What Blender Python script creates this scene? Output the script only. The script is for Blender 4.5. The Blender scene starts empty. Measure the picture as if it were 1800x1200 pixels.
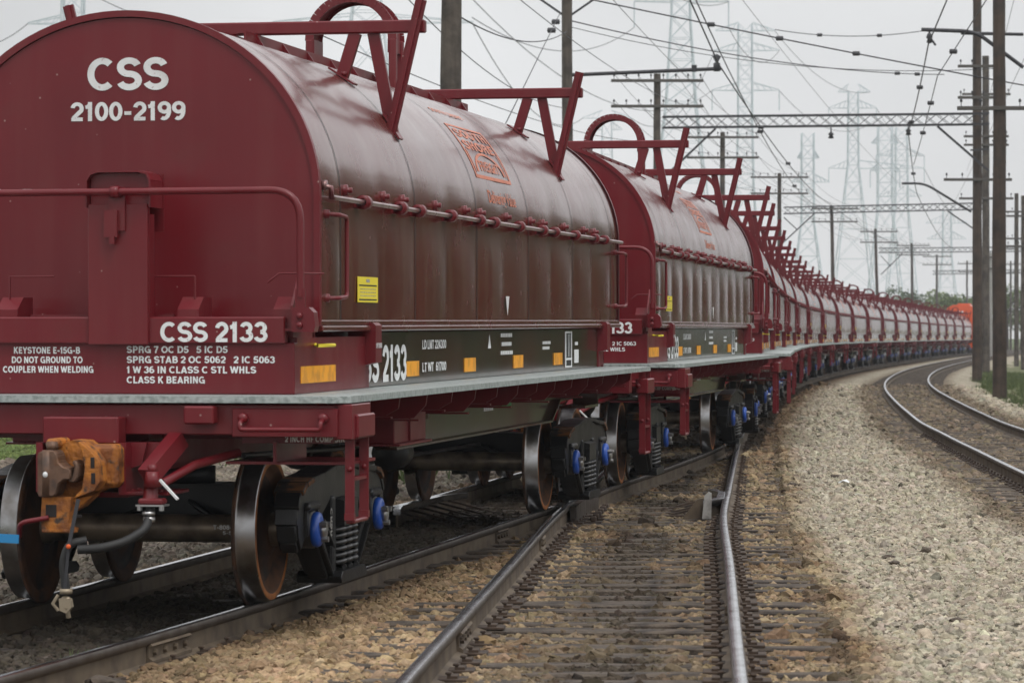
import bpy, bmesh, math, random
import numpy as np
from mathutils import Vector, Matrix
random.seed(7); np.random.seed(7)
S = bpy.context.scene
COL = S.collection
R = math.radians

# ------------------------------------------------------------------ camera, sky, sun, exposure
CAM_H = 1.57
cd = bpy.data.cameras.new('camera'); cam = bpy.data.objects.new('camera', cd); COL.objects.link(cam)
cam.location = (0, 0, CAM_H); cam.rotation_euler = (R(90), 0, 0)
cd.sensor_width = 36; cd.lens = 119.5; cd.shift_y = -0.0044
cd.clip_start = 0.5; cd.clip_end = 6000
cd.dof.use_dof = True; cd.dof.focus_distance = 29; cd.dof.aperture_fstop = 7.1
S.camera = cam
S.cycles.diffuse_bounces = 2; S.cycles.glossy_bounces = 3
S.view_settings.view_transform = 'Standard'; S.view_settings.look = 'None'
S.view_settings.exposure = 0.04; S.view_settings.gamma = 1
SUN_EL, SUN_AZ = R(58), R(150)          # high, behind and right of the camera, veiled by cloud
W = bpy.data.worlds.new("World"); S.world = W; W.use_nodes = True
nt = W.node_tree; nt.nodes.clear()
wo = nt.nodes.new('ShaderNodeOutputWorld'); bg = nt.nodes.new('ShaderNodeBackground')
sky = nt.nodes.new('ShaderNodeTexSky'); sky.sky_type = 'NISHITA'; sky.sun_disc = False
sky.sun_elevation = SUN_EL; sky.sun_rotation = SUN_AZ; sky.air_density = 1.0; sky.dust_density = 4.0
hs = nt.nodes.new('ShaderNodeHueSaturation'); hs.inputs['Saturation'].default_value = 0.10
tc = nt.nodes.new('ShaderNodeTexCoord'); sx = nt.nodes.new('ShaderNodeSeparateXYZ')
rp = nt.nodes.new('ShaderNodeValToRGB')            # overcast: brighter overhead, pale horizon
rp.color_ramp.elements[0].position = 0.0; rp.color_ramp.elements[0].color = (7.9, 7.92, 7.95, 1)
rp.color_ramp.elements[1].position = 0.8; rp.color_ramp.elements[1].color = (13.0, 13.0, 13.2, 1)
e = rp.color_ramp.elements.new(0.10); e.color = (6.9, 6.95, 7.0, 1)
e = rp.color_ramp.elements.new(0.30); e.color = (9.0, 9.0, 9.1, 1)
mx = nt.nodes.new('ShaderNodeMix'); mx.data_type = 'RGBA'; mx.inputs[0].default_value = 0.85
nz = nt.nodes.new('ShaderNodeTexNoise'); nz.inputs['Scale'].default_value = 5.0; nz.inputs['Detail'].default_value = 5
mr = nt.nodes.new('ShaderNodeMapRange'); mr.inputs['From Min'].default_value = .3; mr.inputs['From Max'].default_value = .7; mr.inputs['To Min'].default_value = 0.80; mr.inputs['To Max'].default_value = 1.10
vm = nt.nodes.new('ShaderNodeVectorMath'); vm.operation = 'SCALE'
L = nt.links.new
L(tc.outputs['Generated'], sx.inputs[0]); L(sx.outputs['Z'], rp.inputs[0])
L(tc.outputs['Generated'], nz.inputs['Vector']); L(nz.outputs[0], mr.inputs['Value'])
L(sky.outputs[0], hs.inputs['Color']); L(hs.outputs[0], mx.inputs[6]); L(rp.outputs[0], mx.inputs[7])
L(mx.outputs[2], vm.inputs[0]); L(mr.outputs[0], vm.inputs['Scale'])
L(vm.outputs[0], bg.inputs[0]); bg.inputs[1].default_value = 0.12
L(bg.outputs[0], wo.inputs[0])
sl = bpy.data.lights.new('sun', 'SUN'); sl.energy = 1.0; sl.angle = R(14); sl.color = (1, .96, .9)
so = bpy.data.objects.new('sun', sl); COL.objects.link(so)
so.rotation_euler = Vector((-math.sin(SUN_AZ)*math.cos(SUN_EL), -math.cos(SUN_AZ)*math.cos(SUN_EL), -math.sin(SUN_EL))).to_track_quat('-Z', 'Y').to_euler()

# ------------------------------------------------------------------ helpers
def tag(o, label=None, cat=None, group=None, kind=None):
    if label: o['label'] = label
    if cat: o['category'] = cat
    if group: o['group'] = group
    if kind: o['kind'] = kind
    return o
def empty(name, loc=(0, 0, 0), rot=(0, 0, 0)):
    o = bpy.data.objects.new(name, None); COL.objects.link(o); o.location = loc; o.rotation_euler = rot
    o.empty_display_size = .2
    return o
def copy_tree(o, parent=None):
    c = o.copy(); COL.objects.link(c); c.parent = parent
    for ch in [x for x in KIDS.get(o, [])]: copy_tree(ch, c)
    return c
KIDS = {}
class MB:
    def __init__(s): s.v = []; s.f = []; s.m = []; s.sm = []
    def add(s, vs, fs, mat=0, smooth=False):
        n = len(s.v); s.v += [tuple(v) for v in vs]
        for f in fs: s.f.append(tuple(i+n for i in f)); s.m.append(mat); s.sm.append(smooth)
        return s
    def box(s, x0, x1, y0, y1, z0, z1, mat=0, M=None, c=0.0):
        if x0 > x1: x0, x1 = x1, x0
        if y0 > y1: y0, y1 = y1, y0
        if z0 > z1: z0, z1 = z1, z0
        c = min(c, .3*min(x1-x0, y1-y0, z1-z0))
        if c <= 0:
            vs = [(x, y, z) for z in (z0, z1) for y in (y0, y1) for x in (x0, x1)]
            fs = [(0,2,3,1), (4,5,7,6), (0,1,5,4), (1,3,7,5), (3,2,6,7), (2,0,4,6)]
        else:
            cx, cy, cz = (x0+x1)/2, (y0+y1)/2, (z0+z1)/2; hx, hy, hz = (x1-x0)/2, (y1-y0)/2, (z1-z0)/2
            vs = []; idx = {}
            for a in (-1, 1):
                for b in (-1, 1):
                    for d in (-1, 1):
                        for k, (ex, ey, ez) in enumerate(((0, c, c), (c, 0, c), (c, c, 0))):
                            idx[(a, b, d, k)] = len(vs); vs.append((cx+a*(hx-ex), cy+b*(hy-ey), cz+d*(hz-ez)))
            g = lambda a, b, d, k: idx[(a, b, d, k)]
            fs = []
            for a in (-1, 1): fs.append([g(a, -1, -1, 0), g(a, 1, -1, 0), g(a, 1, 1, 0), g(a, -1, 1, 0)][::a])
            for b in (-1, 1): fs.append([g(-1, b, -1, 1), g(-1, b, 1, 1), g(1, b, 1, 1), g(1, b, -1, 1)][::b])
            for d in (-1, 1): fs.append([g(-1, -1, d, 2), g(1, -1, d, 2), g(1, 1, d, 2), g(-1, 1, d, 2)][::d])
            for a in (-1, 1):
                for b in (-1, 1): fs.append([g(a, b, -1, 0), g(a, b, -1, 1), g(a, b, 1, 1), g(a, b, 1, 0)][::a*b])
            for a in (-1, 1):
                for d in (-1, 1): fs.append([g(a, -1, d, 0), g(a, 1, d, 0), g(a, 1, d, 2), g(a, -1, d, 2)][::a*d])
            for b in (-1, 1):
                for d in (-1, 1): fs.append([g(-1, b, d, 1), g(-1, b, d, 2), g(1, b, d, 2), g(1, b, d, 1)][::b*d])
            for a in (-1, 1):
                for b in (-1, 1):
                    for d in (-1, 1): fs.append([g(a, b, d, 0), g(a, b, d, 2), g(a, b, d, 1)][::a*b*d])
        if M is not None: vs = [tuple(M @ Vector(v)) for v in vs]
        return s.add(vs, fs, mat)
    def bar(s, p, q, w, h, mat=0, up=(0, 0, 1), c=0.0):
        p, q = Vector(p), Vector(q); d = q-p; ln = d.length
        y = d.normalized(); u = Vector(up)
        x = y.cross(u)
        if x.length < 1e-4: x = y.cross(Vector((1, 0, 0)))
        x.normalize(); z = x.cross(y)
        M = Matrix((x, y, z)).transposed().to_4x4(); M.translation = p
        return s.box(-w/2, w/2, 0, ln, -h/2, h/2, mat, M, c)
    def tube(s, pts, r, n=8, mat=0, caps=True, closed=False):
        pts = [Vector(p) for p in pts]; N = len(pts); vs = []
        rs = r if isinstance(r, (list, tuple)) else [r]*N
        nrm = None
        for i in range(N):
            a = pts[(i-1) % N] if (closed or i > 0) else pts[i]; b = pts[(i+1) % N] if (closed or i < N-1) else pts[i]
            t = (b-a).normalized()
            if nrm is None:
                nrm = t.cross(Vector((0, 0, 1)))
                if nrm.length < 1e-3: nrm = t.cross(Vector((1, 0, 0)))
            nrm = (nrm - t*nrm.dot(t)).normalized(); bn = t.cross(nrm)
            for k in range(n):
                a_ = 2*math.pi*k/n; vs.append(pts[i]+(nrm*math.cos(a_)+bn*math.sin(a_))*rs[i])
        fs = []
        for i in range(N if closed else N-1):
            j = (i+1) % N
            for k in range(n): fs.append((i*n+k, i*n+(k+1) % n, j*n+(k+1) % n, j*n+k))
        s.add(vs, fs, mat, True)
        if caps and not closed:
            s.add([vs[k] for k in range(n)], [tuple(range(n))[::-1]], mat); s.add([vs[(N-1)*n+k] for k in range(n)], [tuple(range(n))], mat)
        return s
    def prism(s, poly, a0, a1, axis='y', mat=0, smooth=False):
        """poly in the two other axes (x,z for 'y'; y,z for 'x'; x,y for 'z')"""
        n = len(poly)
        def P(u, v, a): return (u, a, v) if axis == 'y' else ((a, u, v) if axis == 'x' else (u, v, a))
        area = sum(poly[i][0]*poly[(i+1) % n][1]-poly[(i+1) % n][0]*poly[i][1] for i in range(n))
        vs = [P(u, v, a0) for u, v in poly]+[P(u, v, a1) for u, v in poly]
        fs = [tuple(range(n))[::-1], tuple(range(n, 2*n))]+[(i, (i+1) % n, n+(i+1) % n, n+i) for i in range(n)]
        flip = (area < 0) ^ (axis == 'y') ^ (a1 < a0)
        if flip: fs = [f[::-1] for f in fs]
        return s.add(vs, fs, mat, smooth)
    def lathe(s, prof, cx, cy, cz, axis='x', n=32, mats=None, smooth=True):
        """prof: list of (a, r) along the axis"""
        vs = []
        for a, r in prof:
            for k in range(n):
                t = 2*math.pi*k/n; p, q = r*math.cos(t), r*math.sin(t)
                vs.append((cx+a, cy+p, cz+q) if axis == 'x' else ((cx+q, cy+a, cz+p) if axis == 'y' else (cx+p, cy+q, cz+a)))
        base = len(s.v); s.v += [tuple(v) for v in vs]
        for i in range(len(prof)-1):
            for k in range(n):
                s.f.append((base+i*n+k, base+i*n+(k+1) % n, base+(i+1)*n+(k+1) % n, base+(i+1)*n+k)); s.m.append(mats[i] if mats else 0); s.sm.append(smooth)
        return s
    def build(s, name, mats, parent=None, loc=None, rot=None, recalc=False, bev=0):
        me = bpy.data.meshes.new(name); me.from_pydata(s.v, [], s.f)
        if not isinstance(mats, (list, tuple)): mats = [mats]
        for m in mats: me.materials.append(m)
        me.polygons.foreach_set('material_index', s.m); me.polygons.foreach_set('use_smooth', s.sm)
        if recalc:
            bm = bmesh.new(); bm.from_mesh(me); bmesh.ops.recalc_face_normals(bm, faces=bm.faces)
            if bev:
                ed = [e for e in bm.edges if len(e.link_faces) == 2 and e.calc_face_angle(0) > .5]
                bmesh.ops.bevel(bm, geom=ed, offset=bev, segments=2, affect='EDGES', clamp_overlap=True)
                for f in bm.faces: f.smooth = f.calc_area() < 12*bev*bev or f.smooth
            bm.to_mesh(me); bm.free()
        me.update()
        o = bpy.data.objects.new(name, me); COL.objects.link(o)
        if parent: o.parent = parent; KIDS.setdefault(parent, []).append(o)
        if loc: o.location = loc
        if rot: o.rotation_euler = rot
        return o
def arc(cx, cy, r, a0, a1, n): return [(cx+r*math.cos(R(a0+(a1-a0)*i/n)), cy+r*math.sin(R(a0+(a1-a0)*i/n))) for i in range(n+1)]

# text as thin lettering; returns verts/faces in a local 2-D frame scaled to width w (or height h)
def text2d(txt, h, w=None, bold=.018, align='CENTER', fit=True):
    cu = bpy.data.curves.new('lettering', 'FONT'); cu.body = txt; cu.size = 1; cu.offset = bold
    cu.align_x = 'LEFT'; cu.resolution_u = 3
    o = bpy.data.objects.new('lettering', cu); COL.objects.link(o)
    dg = bpy.context.evaluated_depsgraph_get(); me = bpy.data.meshes.new_from_object(o.evaluated_get(dg))
    vs = np.array([v.co[:2] for v in me.vertices]); fs = [tuple(p.vertices) for p in me.polygons]
    bpy.data.objects.remove(o); bpy.data.curves.remove(cu); bpy.data.meshes.remove(me)
    lo, hi = vs.min(0), vs.max(0)
    capz = 0.69+2*bold
    sy = h/capz; sx = (w/(hi[0]-lo[0])) if w else sy
    vs[:, 0] = (vs[:, 0]-lo[0])*sx; vs[:, 1] = (vs[:, 1]+bold)*sy
    wd = (hi[0]-lo[0])*sx
    if align == 'CENTER': vs[:, 0] -= wd/2
    if align == 'RIGHT': vs[:, 0] -= wd
    vs[:, 1] -= h/2
    return vs, fs
# a bold grotesque drawn as ribbons along centre lines (cap height 1); digits and capitals
def _el(cx, cy, rx, ry, a0, a1, n=18): return [(cx+rx*math.cos(R(a0+(a1-a0)*i/n)), cy+ry*math.sin(R(a0+(a1-a0)*i/n))) for i in range(n+1)]
def _glyphs():
    t = .1; G = {}
    G['C'] = (.76, [_el(.41, .5, .31, .4, 48, 312, 26)])
    G['O'] = (.80, [_el(.40, .5, .31, .4, 0, 360, 32)]); G['Q'] = (.80, [_el(.40, .5, .31, .4, 0, 360, 32), [(.45, .25), (.72, .0)]])
    G['G'] = (.80, [_el(.41, .5, .31, .4, 48, 345, 28), [(.42, .47), (.72, .47)], [(.69, .5), (.69, 0)]])
    G['S'] = (.68, [_el(.34, .70, .235, .20, 18, 270, 20)+_el(.34, .30, .25, .20, 90, -162, 20)[1:]])
    G['0'] = (.62, [_el(.31, .5, .215, .4, 0, 360, 30)])
    G['1'] = (.44, [[(.25, 0), (.25, 1)], [(.04, .73), (.18, .75), (.27, .93)]])
    G['2'] = (.62, [_el(.31, .66, .21, .24, 172, -28, 18)+[(.13, .16)], [(.04, .1), (.57, .1)]])
    G['3'] = (.62, [_el(.30, .70, .195, .20, 165, -90, 18), _el(.30, .30, .225, .20, 90, -165, 18)])
    G['4'] = (.62, [[(.42, 0), (.42, 1)], [(.38, .92), (.08, .30)], [(.02, .29), (.6, .29)]])
    G['5'] = (.62, [[(.55, .9), (.13, .9)], [(.16, .9), (.11, .50)], _el(.29, .33, .225, .23, 142, -160, 20)])
    G['6'] = (.62, [_el(.31, .33, .215, .23, 0, 360, 26), _el(.33, .50, .235, .40, 62, 200, 16)])
    G['7'] = (.60, [[(.03, .9), (.57, .9)], [(.50, .86), (.36, .55), (.27, .25), (.24, 0)]])
    G['8'] = (.62, [_el(.31, .71, .19, .19, 0, 360, 24), _el(.31, .30, .22, .20, 0, 360, 26)])
    G['9'] = (.62, [_el(.31, .67, .215, .23, 0, 360, 26), _el(.29, .50, .235, .40, 20, -118, 16)])
    G['-'] = (.42, [[(.05, .40), (.37, .40)]])
    G['A'] = (.76, [[(.09, 0), (.38, .97)], [(.67, 0), (.38, .97)], [(.2, .27), (.56, .27)]])
    G['B'] = (.72, [[(.16, 0), (.16, 1)], [(.2, .9), (.4, .9)]+_el(.40, .71, .18, .19, 90, -90, 12)+[(.2, .52)], [(.2, .1), (.42, .1)]+_el(.42, .30, .21, .20, -90, 90, 12)])
    G['D'] = (.78, [[(.16, 0), (.16, 1)], [(.2, .9), (.36, .9)]+_el(.36, .5, .32, .4, 90, -90, 18)+[(.2, .1)]])
    G['E'] = (.64, [[(.16, 0), (.16, 1)], [(.2, .9), (.58, .9)], [(.2, .51), (.54, .51)], [(.2, .1), (.59, .1)]])
    G['F'] = (.60, [[(.16, 0), (.16, 1)], [(.2, .9), (.57, .9)], [(.2, .49), (.52, .49)]])
    G['H'] = (.74, [[(.16, 0), (.16, 1)], [(.58, 0), (.58, 1)], [(.2, .53), (.54, .53)]])
    G['I'] = (.32, [[(.16, 0), (.16, 1)]])
    G['J'] = (.58, [[(.43, 1), (.43, .32)]+_el(.25, .30, .18, .21, 0, -180, 14)])
    G['K'] = (.74, [[(.16, 0), (.16, 1)], [(.22, .42), (.62, 1)], [(.32, .55), (.66, 0)]])
    G['L'] = (.60, [[(.16, 0), (.16, 1)], [(.2, .1), (.57, .1)]])
    G['M'] = (.88, [[(.15, 0), (.15, 1)], [(.73, 0), (.73, 1)], [(.17, .97), (.44, .06)], [(.71, .97), (.44, .06)]])
    G['N'] = (.76, [[(.15, 0), (.15, 1)], [(.61, 0), (.61, 1)], [(.16, .97), (.60, .03)]])
    G['P'] = (.68, [[(.16, 0), (.16, 1)], [(.2, .9), (.38, .9)]+_el(.38, .675, .2, .225, 90, -90, 12)+[(.2, .45)]])
    G['R'] = (.74, [[(.16, 0), (.16, 1)], [(.2, .9), (.4, .9)]+_el(.40, .695, .19, .205, 90, -90, 12)+[(.2, .49)], [(.46, .49), (.57, .36), (.60, 0)]])
    G['T'] = (.64, [[(.32, 0), (.32, .82)], [(.03, .9), (.61, .9)]])
    G['U'] = (.74, [[(.15, 1), (.15, .38)]+_el(.37, .36, .22, .26, 180, 360, 16)+[(.59, 1)]])
    G['V'] = (.70, [[(.08, 1), (.35, .03)], [(.62, 1), (.35, .03)]])
    G['W'] = (1.0, [[(.07, 1), (.28, .04)], [(.28, .04), (.5, .96)], [(.5, .96), (.72, .04)], [(.72, .04), (.93, 1)]])
    G['X'] = (.70, [[(.06, 0), (.64, 1)], [(.06, 1), (.64, 0)]])
    G['Y'] = (.70, [[(.07, 1), (.35, .44)], [(.63, 1), (.35, .44)], [(.35, .46), (.35, 0)]])
    G['Z'] = (.64, [[(.05, .9), (.56, .9)], [(.54, .85), (.09, .15)], [(.06, .1), (.59, .1)]])
    return G
GLYPH = _glyphs()
def ribbon_text(txt, h, w=None, align='CENTER', stroke=.19):
    vs, fs = [], []; x = 0; layer = 0
    for ch in txt:
        if ch == ' ': x += .30; continue
        wd, strokes = GLYPH[ch]; layer = 0
        for st in strokes:
            P = [np.array(p) for p in st]; closed = len(P) > 8 and np.hypot(*(P[0]-P[-1])) < 1e-6
            if closed: P = P[:-1]
            n = len(P); base = len(vs)
            for i in range(n):
                a = P[i-1] if (i > 0 or closed) else P[i]; b = P[(i+1) % n] if (i < n-1 or closed) else P[i]
                d = b-a; d = d/np.hypot(*d); nn = np.array((-d[1], d[0]))
                k = 1.0
                if (0 < i < n-1) or closed:
                    d1 = P[i]-P[i-1]; d1 = d1/np.hypot(*d1); k = 1/max(.6, abs(np.dot(d, d1)))
                q0, q1 = P[i]+nn*stroke/2*k, P[i]-nn*stroke/2*k
                vs.append((x+q0[0], q0[1], layer*.00035)); vs.append((x+q1[0], q1[1], layer*.00035))
            for i in range(n if closed else n-1):
                j = (i+1) % n; fs.append((base+2*i, base+2*i+1, base+2*j+1, base+2*j))
            layer += 1
        x += wd+.035
    vs = np.array(vs); lo, hi = vs[:, 0].min(), vs[:, 0].max()
    sx = w/(hi-lo) if w else h
    vs[:, 0] = (vs[:, 0]-lo)*sx; vs[:, 1] = vs[:, 1]*h-h/2; W_ = (hi-lo)*sx
    if align == 'CENTER': vs[:, 0] -= W_/2
    if align == 'RIGHT': vs[:, 0] -= W_
    return vs, fs
def text_front(mb, txt, x, y, z, h, w=None, align='CENTER', bold=.018, mat=0):
    vs, fs = ribbon_text(txt, h, w, align); mb.add([(x+a, y-c, z+b) for a, b, c in vs], fs, mat)
def text_side(mb, txt, x, y, z, h, w=None, align='CENTER', bold=.018, mat=0):
    vs, fs = ribbon_text(txt, h, w, align); mb.add([(x+c, y+a, z+b) for a, b, c in vs], fs, mat)

# ------------------------------------------------------------------ materials
def M_(name, col, rough=.5, metal=0.0, coat=0.0, coat_r=.2, bump=None, vary=None, spec=.5, specks=False, dirt=None):
    m = bpy.data.materials.new(name); m.use_nodes = True; t = m.node_tree; b = t.nodes['Principled BSDF']
    b.inputs['Base Color'].default_value = (*col, 1); b.inputs['Roughness'].default_value = rough; b.inputs['Metallic'].default_value = metal
    b.inputs['Coat Weight'].default_value = coat; b.inputs['Coat Roughness'].default_value = coat_r
    b.inputs['Specular IOR Level'].default_value = spec
    tco = t.nodes.new('ShaderNodeTexCoord'); out = None
    def noise(scale, det=5, vec=None):
        n = t.nodes.new('ShaderNodeTexNoise'); n.inputs['Scale'].default_value = scale; n.inputs['Detail'].default_value = det
        t.links.new(vec or tco.outputs['Object'], n.inputs['Vector']); return n.outputs[0]
    def mixc(fac, a, bcol):
        n = t.nodes.new('ShaderNodeMix'); n.data_type = 'RGBA'
        t.links.new(fac, n.inputs[0])
        if isinstance(a, tuple): n.inputs[6].default_value = (*a, 1)
        else: t.links.new(a, n.inputs[6])
        n.inputs[7].default_value = (*bcol, 1); return n.outputs[2]
    def ramp(v, lo, hi):
        n = t.nodes.new('ShaderNodeMapRange'); n.inputs['From Min'].default_value = lo; n.inputs['From Max'].default_value = hi
        t.links.new(v, n.inputs['Value']); return n.outputs[0]
    cur = col
    if vary:                       # (scale, second colour, lo, hi)
        for sc, c2, lo, hi in vary: cur = mixc(ramp(noise(sc), lo, hi), cur, c2)
    if dirt:                       # vertical rain streaks in dust (world-up stretched noise)
        mp = t.nodes.new('ShaderNodeMapping'); mp.inputs['Scale'].default_value = (9, 9, .7); t.links.new(tco.outputs['Object'], mp.inputs[0])
        cur = mixc(ramp(noise(1.0, 6, mp.outputs[0]), .46, .92), cur, dirt)
    if specks:
        vo = t.nodes.new('ShaderNodeTexVoronoi'); vo.inputs['Scale'].default_value = 7.0; t.links.new(tco.outputs['Object'], vo.inputs['Vector'])
        cur = mixc(ramp(vo.outputs['Distance'], .055, .03), cur, (.32, .22, .2))
    if not isinstance(cur, tuple): t.links.new(cur, b.inputs['Base Color'])
    rn = ramp(noise(3.1), .3, .7); mrn = t.nodes.new('ShaderNodeMapRange'); mrn.inputs['To Min'].default_value = rough*.85; mrn.inputs['To Max'].default_value = min(1, rough*1.2)
    t.links.new(rn, mrn.inputs['Value']); t.links.new(mrn.outputs[0], b.inputs['Roughness'])
    if bump:
        bn = t.nodes.new('ShaderNodeBump'); bn.inputs['Strength'].default_value = bump[1]; bn.inputs['Distance'].default_value = bump[2]
        t.links.new(noise(bump[0], 6), bn.inputs['Height']); t.links.new(bn.outputs[0], b.inputs['Normal'])
    return m
RED = (.140, .0070, .0126)
m_red = M_('oxide_red_paint', RED, .36, coat=.12, coat_r=.18, spec=.36, vary=[(1.1, (.118, .0068, .0112), .42, .72), (4.5, (.125, .014, .016), .56, .8)], specks=True, dirt=(.15, .022, .024), bump=(1.6, .10, .03))
HOODS = [M_('hood_paint', c, .24, coat=.48, coat_r=.12, vary=[(.9, c2, .4, .75)], specks=True, dirt=c3, bump=(2.2, .07, .02)) for c, c2, c3 in (((.108, .0112, .010), (.082, .015, .011), (.15, .082, .054)), ((.114, .0125, .012), (.09, .015, .012), (.17, .09, .058)), ((.078, .013, .011), (.062, .017, .013), (.135, .08, .05)))]
m_hood = HOODS[0]
m_side = M_('shaded_side_paint', (.062, .014, .010), .2, coat=.4, coat_r=.08, vary=[(1.4, (.034, .021, .012), .35, .62)], dirt=(.06, .04, .022))  # red paint with shade and the ground's reflection put into its colour
m_seam = M_('seam_black', (.012, .008, .008), .7)
m_white = M_('stencil_white', (.74, .76, .76), .55, vary=[(9, (.58, .58, .57), .48, .8), (38, (.42, .34, .34), .62, .75)])
m_orange = M_('emblem_orange', (.54, .165, .09), .5, vary=[(6, (.36, .10, .06), .5, .75)])
m_yellow = M_('sticker_yellow', (.80, .66, .03), .5)
m_refl = M_('reflector_amber', (.90, .38, .010), .4, vary=[(9, (.66, .27, .015), .45, .6)])
m_black = M_('black_paint', (.012, .012, .012), .45)
m_galv = M_('galvanised_grating', (.40, .445, .435), .42, metal=.25, vary=[(30, (.25, .29, .28), .45, .65)], bump=(60, .5, .01))
m_cast = M_('black_cast_steel', (.009, .0092, .0098), .38, vary=[(3.0, (.013, .012, .011), .5, .75)], bump=(30, .35, .006))
m_castrust = M_('rusty_cast_steel', (.17, .062, .012), .75, vary=[(7, (.012, .01, .009), .42, .58)], bump=(35, .5, .006))
m_coupler = M_('coupler_rust', (.44, .155, .018), .65, vary=[(7, (.19, .06, .012), .42, .60), (13, (.05, .03, .02), .56, .68)], bump=(32, .9, .012))
m_knuckle = M_('knuckle_steel', (.15, .085, .055), .5, metal=.35, vary=[(10, (.07, .045, .034), .45, .65), (5, (.28, .10, .02), .58, .75)], bump=(30, .4, .006))
m_tread = M_('polished_tread', (.40, .40, .41), .30, metal=1.0, vary=[(5, (.20, .185, .17), .42, .66)])
m_wheel = M_('wheel_dark', (.075, .030, .012), .75, vary=[(4, (.012, .010, .009), .4, .65)])
m_wrust = M_('wheel_rim_rust', (.11, .045, .018), .8, vary=[(7, (.035, .02, .014), .4, .65)])
m_rim = M_('rim_edge_rust', (.32, .11, .022), .8, vary=[(6, (.10, .04, .015), .45, .65)])
m_axle = M_('axle_steel', (.20, .155, .11), .42, metal=.4, vary=[(6, (.03, .025, .02), .4, .7)])
m_blue = M_('bearing_blue', (.010, .075, .40), .4, coat=.3)
m_steel = M_('bolt_steel', (.45, .45, .45), .35, metal=.9)
m_spring = M_('spring_black', (.02, .02, .02), .33, coat=.3)
m_rod = M_('bare_rod', (.33, .22, .21), .3, metal=.6, coat=.3, vary=[(4, (.13, .03, .035), .5, .7)])
m_rubber = M_('rubber_hose', (.018, .018, .018), .55)
m_brass = M_('hose_fitting', (.34, .28, .2), .5, metal=.5)
m_strap = M_('blue_strap', (.02, .22, .48), .55)
m_green = M_('green_decal', (.02, .20, .04), .5)
m_railside = M_('rail_side', (.125, .094, .062), .8, vary=[(5, (.07, .05, .035), .42, .65)], bump=(20, .2, .004))
m_railtop = M_('rail_top', (.62, .63, .66), .2, metal=1.0, vary=[(6, (.40, .40, .41), .45, .7)])
m_railedge = M_('rail_head_side', (.10, .085, .075), .5, metal=.5, vary=[(8, (.06, .045, .035), .4, .7)])
m_tie = M_('creosote_tie', (.085, .064, .047), .9, vary=[(6, (.035, .027, .022), .42, .62), (2.2, (.15, .12, .09), .52, .75)], bump=(28, .9, .02))
m_plate = M_('tie_plate_rust', (.065, .042, .028), .85, vary=[(12, (.035, .025, .02), .4, .65)])
m_wood = M_('weathered_pole', (.105, .088, .072), .9, vary=[(3, (.055, .046, .038), .42, .62)], dirt=(.03, .025, .021), bump=(14, .6, .02))
m_woodd = M_('brown_pole', (.075, .052, .038), .9, vary=[(3, (.045, .034, .028), .4, .65)], dirt=(.022, .018, .015), bump=(14, .6, .02))
m_arm = M_('crossarm_wood', (.085, .078, .07), .9)
m_iron = M_('dark_iron', (.035, .035, .04), .6)
m_lattice = M_('hazed_galvanised', (.58, .64, .68), .6)  # galvanised steel, paled so that distance haze is painted into it
m_wire = M_('cable', (.045, .045, .05), .6)
m_loco = M_('locomotive_orange', (.66, .085, .008), .4, coat=.3)
m_grey = M_('cement_grey', (.36, .35, .33), .7, vary=[(12, (.22, .21, .2), .45, .65)])
# ------------------------------------------------------------------ track alignment (plan: X across, Y away from the camera)
def spline(tab):
    xs = np.array([a for a, b in tab], float); ys = np.array([b for a, b in tab], float); n = len(xs)
    h = np.diff(xs); dl = np.diff(ys)/h
    m = np.zeros(n); m[1:-1] = (dl[:-1]*h[1:]+dl[1:]*h[:-1])/(h[:-1]+h[1:]); m[0] = dl[0]; m[-1] = dl[-1]
    def f(x):
        if x <= xs[0]: return ys[0]+m[0]*(x-xs[0])
        if x >= xs[-1]: return ys[-1]+m[-1]*(x-xs[-1])
        i = int(np.searchsorted(xs, x))-1; i = max(0, min(n-2, i)); t = (x-xs[i])/h[i]
        return (2*t**3-3*t**2+1)*ys[i]+(t**3-2*t**2+t)*h[i]*m[i]+(-2*t**3+3*t**2)*ys[i+1]+(t**3-t**2)*h[i]*m[i+1]
    return f
MAIN = [(62, 3.5), (70.7, 4.3), (86.3, 5.8), (102, 7.4), (117.5, 9.15), (133, 11.1), (161, 15.0), (192, 19.8), (223, 24.9), (254, 30.05), (285, 35.3), (315, 40.7), (350, 47.6), (400, 58), (460, 72)]
trainX = spline([(4, -6.6), (12, -4.45), (17, -3.25), (21.45, -2.32), (26, -1.50), (31.2, -.565), (34, -.07), (37.1, .41), (42, 1.21), (47.2, 2.0), (52.2, 2.62), (56, 2.98)]+MAIN)
midX = spline([(4, -.33), (15.4, .28), (23, .72), (31.2, 1.19), (36.4, 1.57), (45, 2.2), (52.2, 2.74), (56, 3.04)]+MAIN)
_off = spline([(20, 5.2), (39.4, 4.94), (95.8, 4.6), (150, 4.4), (460, 4.3)])
farX = lambda d: midX(d)+_off(d)
trainZ = lambda d: float(np.interp(d, [4, 10, 21.5, 32, 48], [-.15, -.125, -.09, -.038, 0]))
midZ = lambda d: float(np.interp(d, [4, 10, 16, 25, 33, 48], [.06, .05, .04, .01, -.035, 0]))
def head(f, d): return math.atan((f(d+.25)-f(d-.25))/.5)
def side_pt(f, d, off):
    a = head(f, d); return (f(d)+off*math.cos(a), d-off*math.sin(a))

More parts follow.
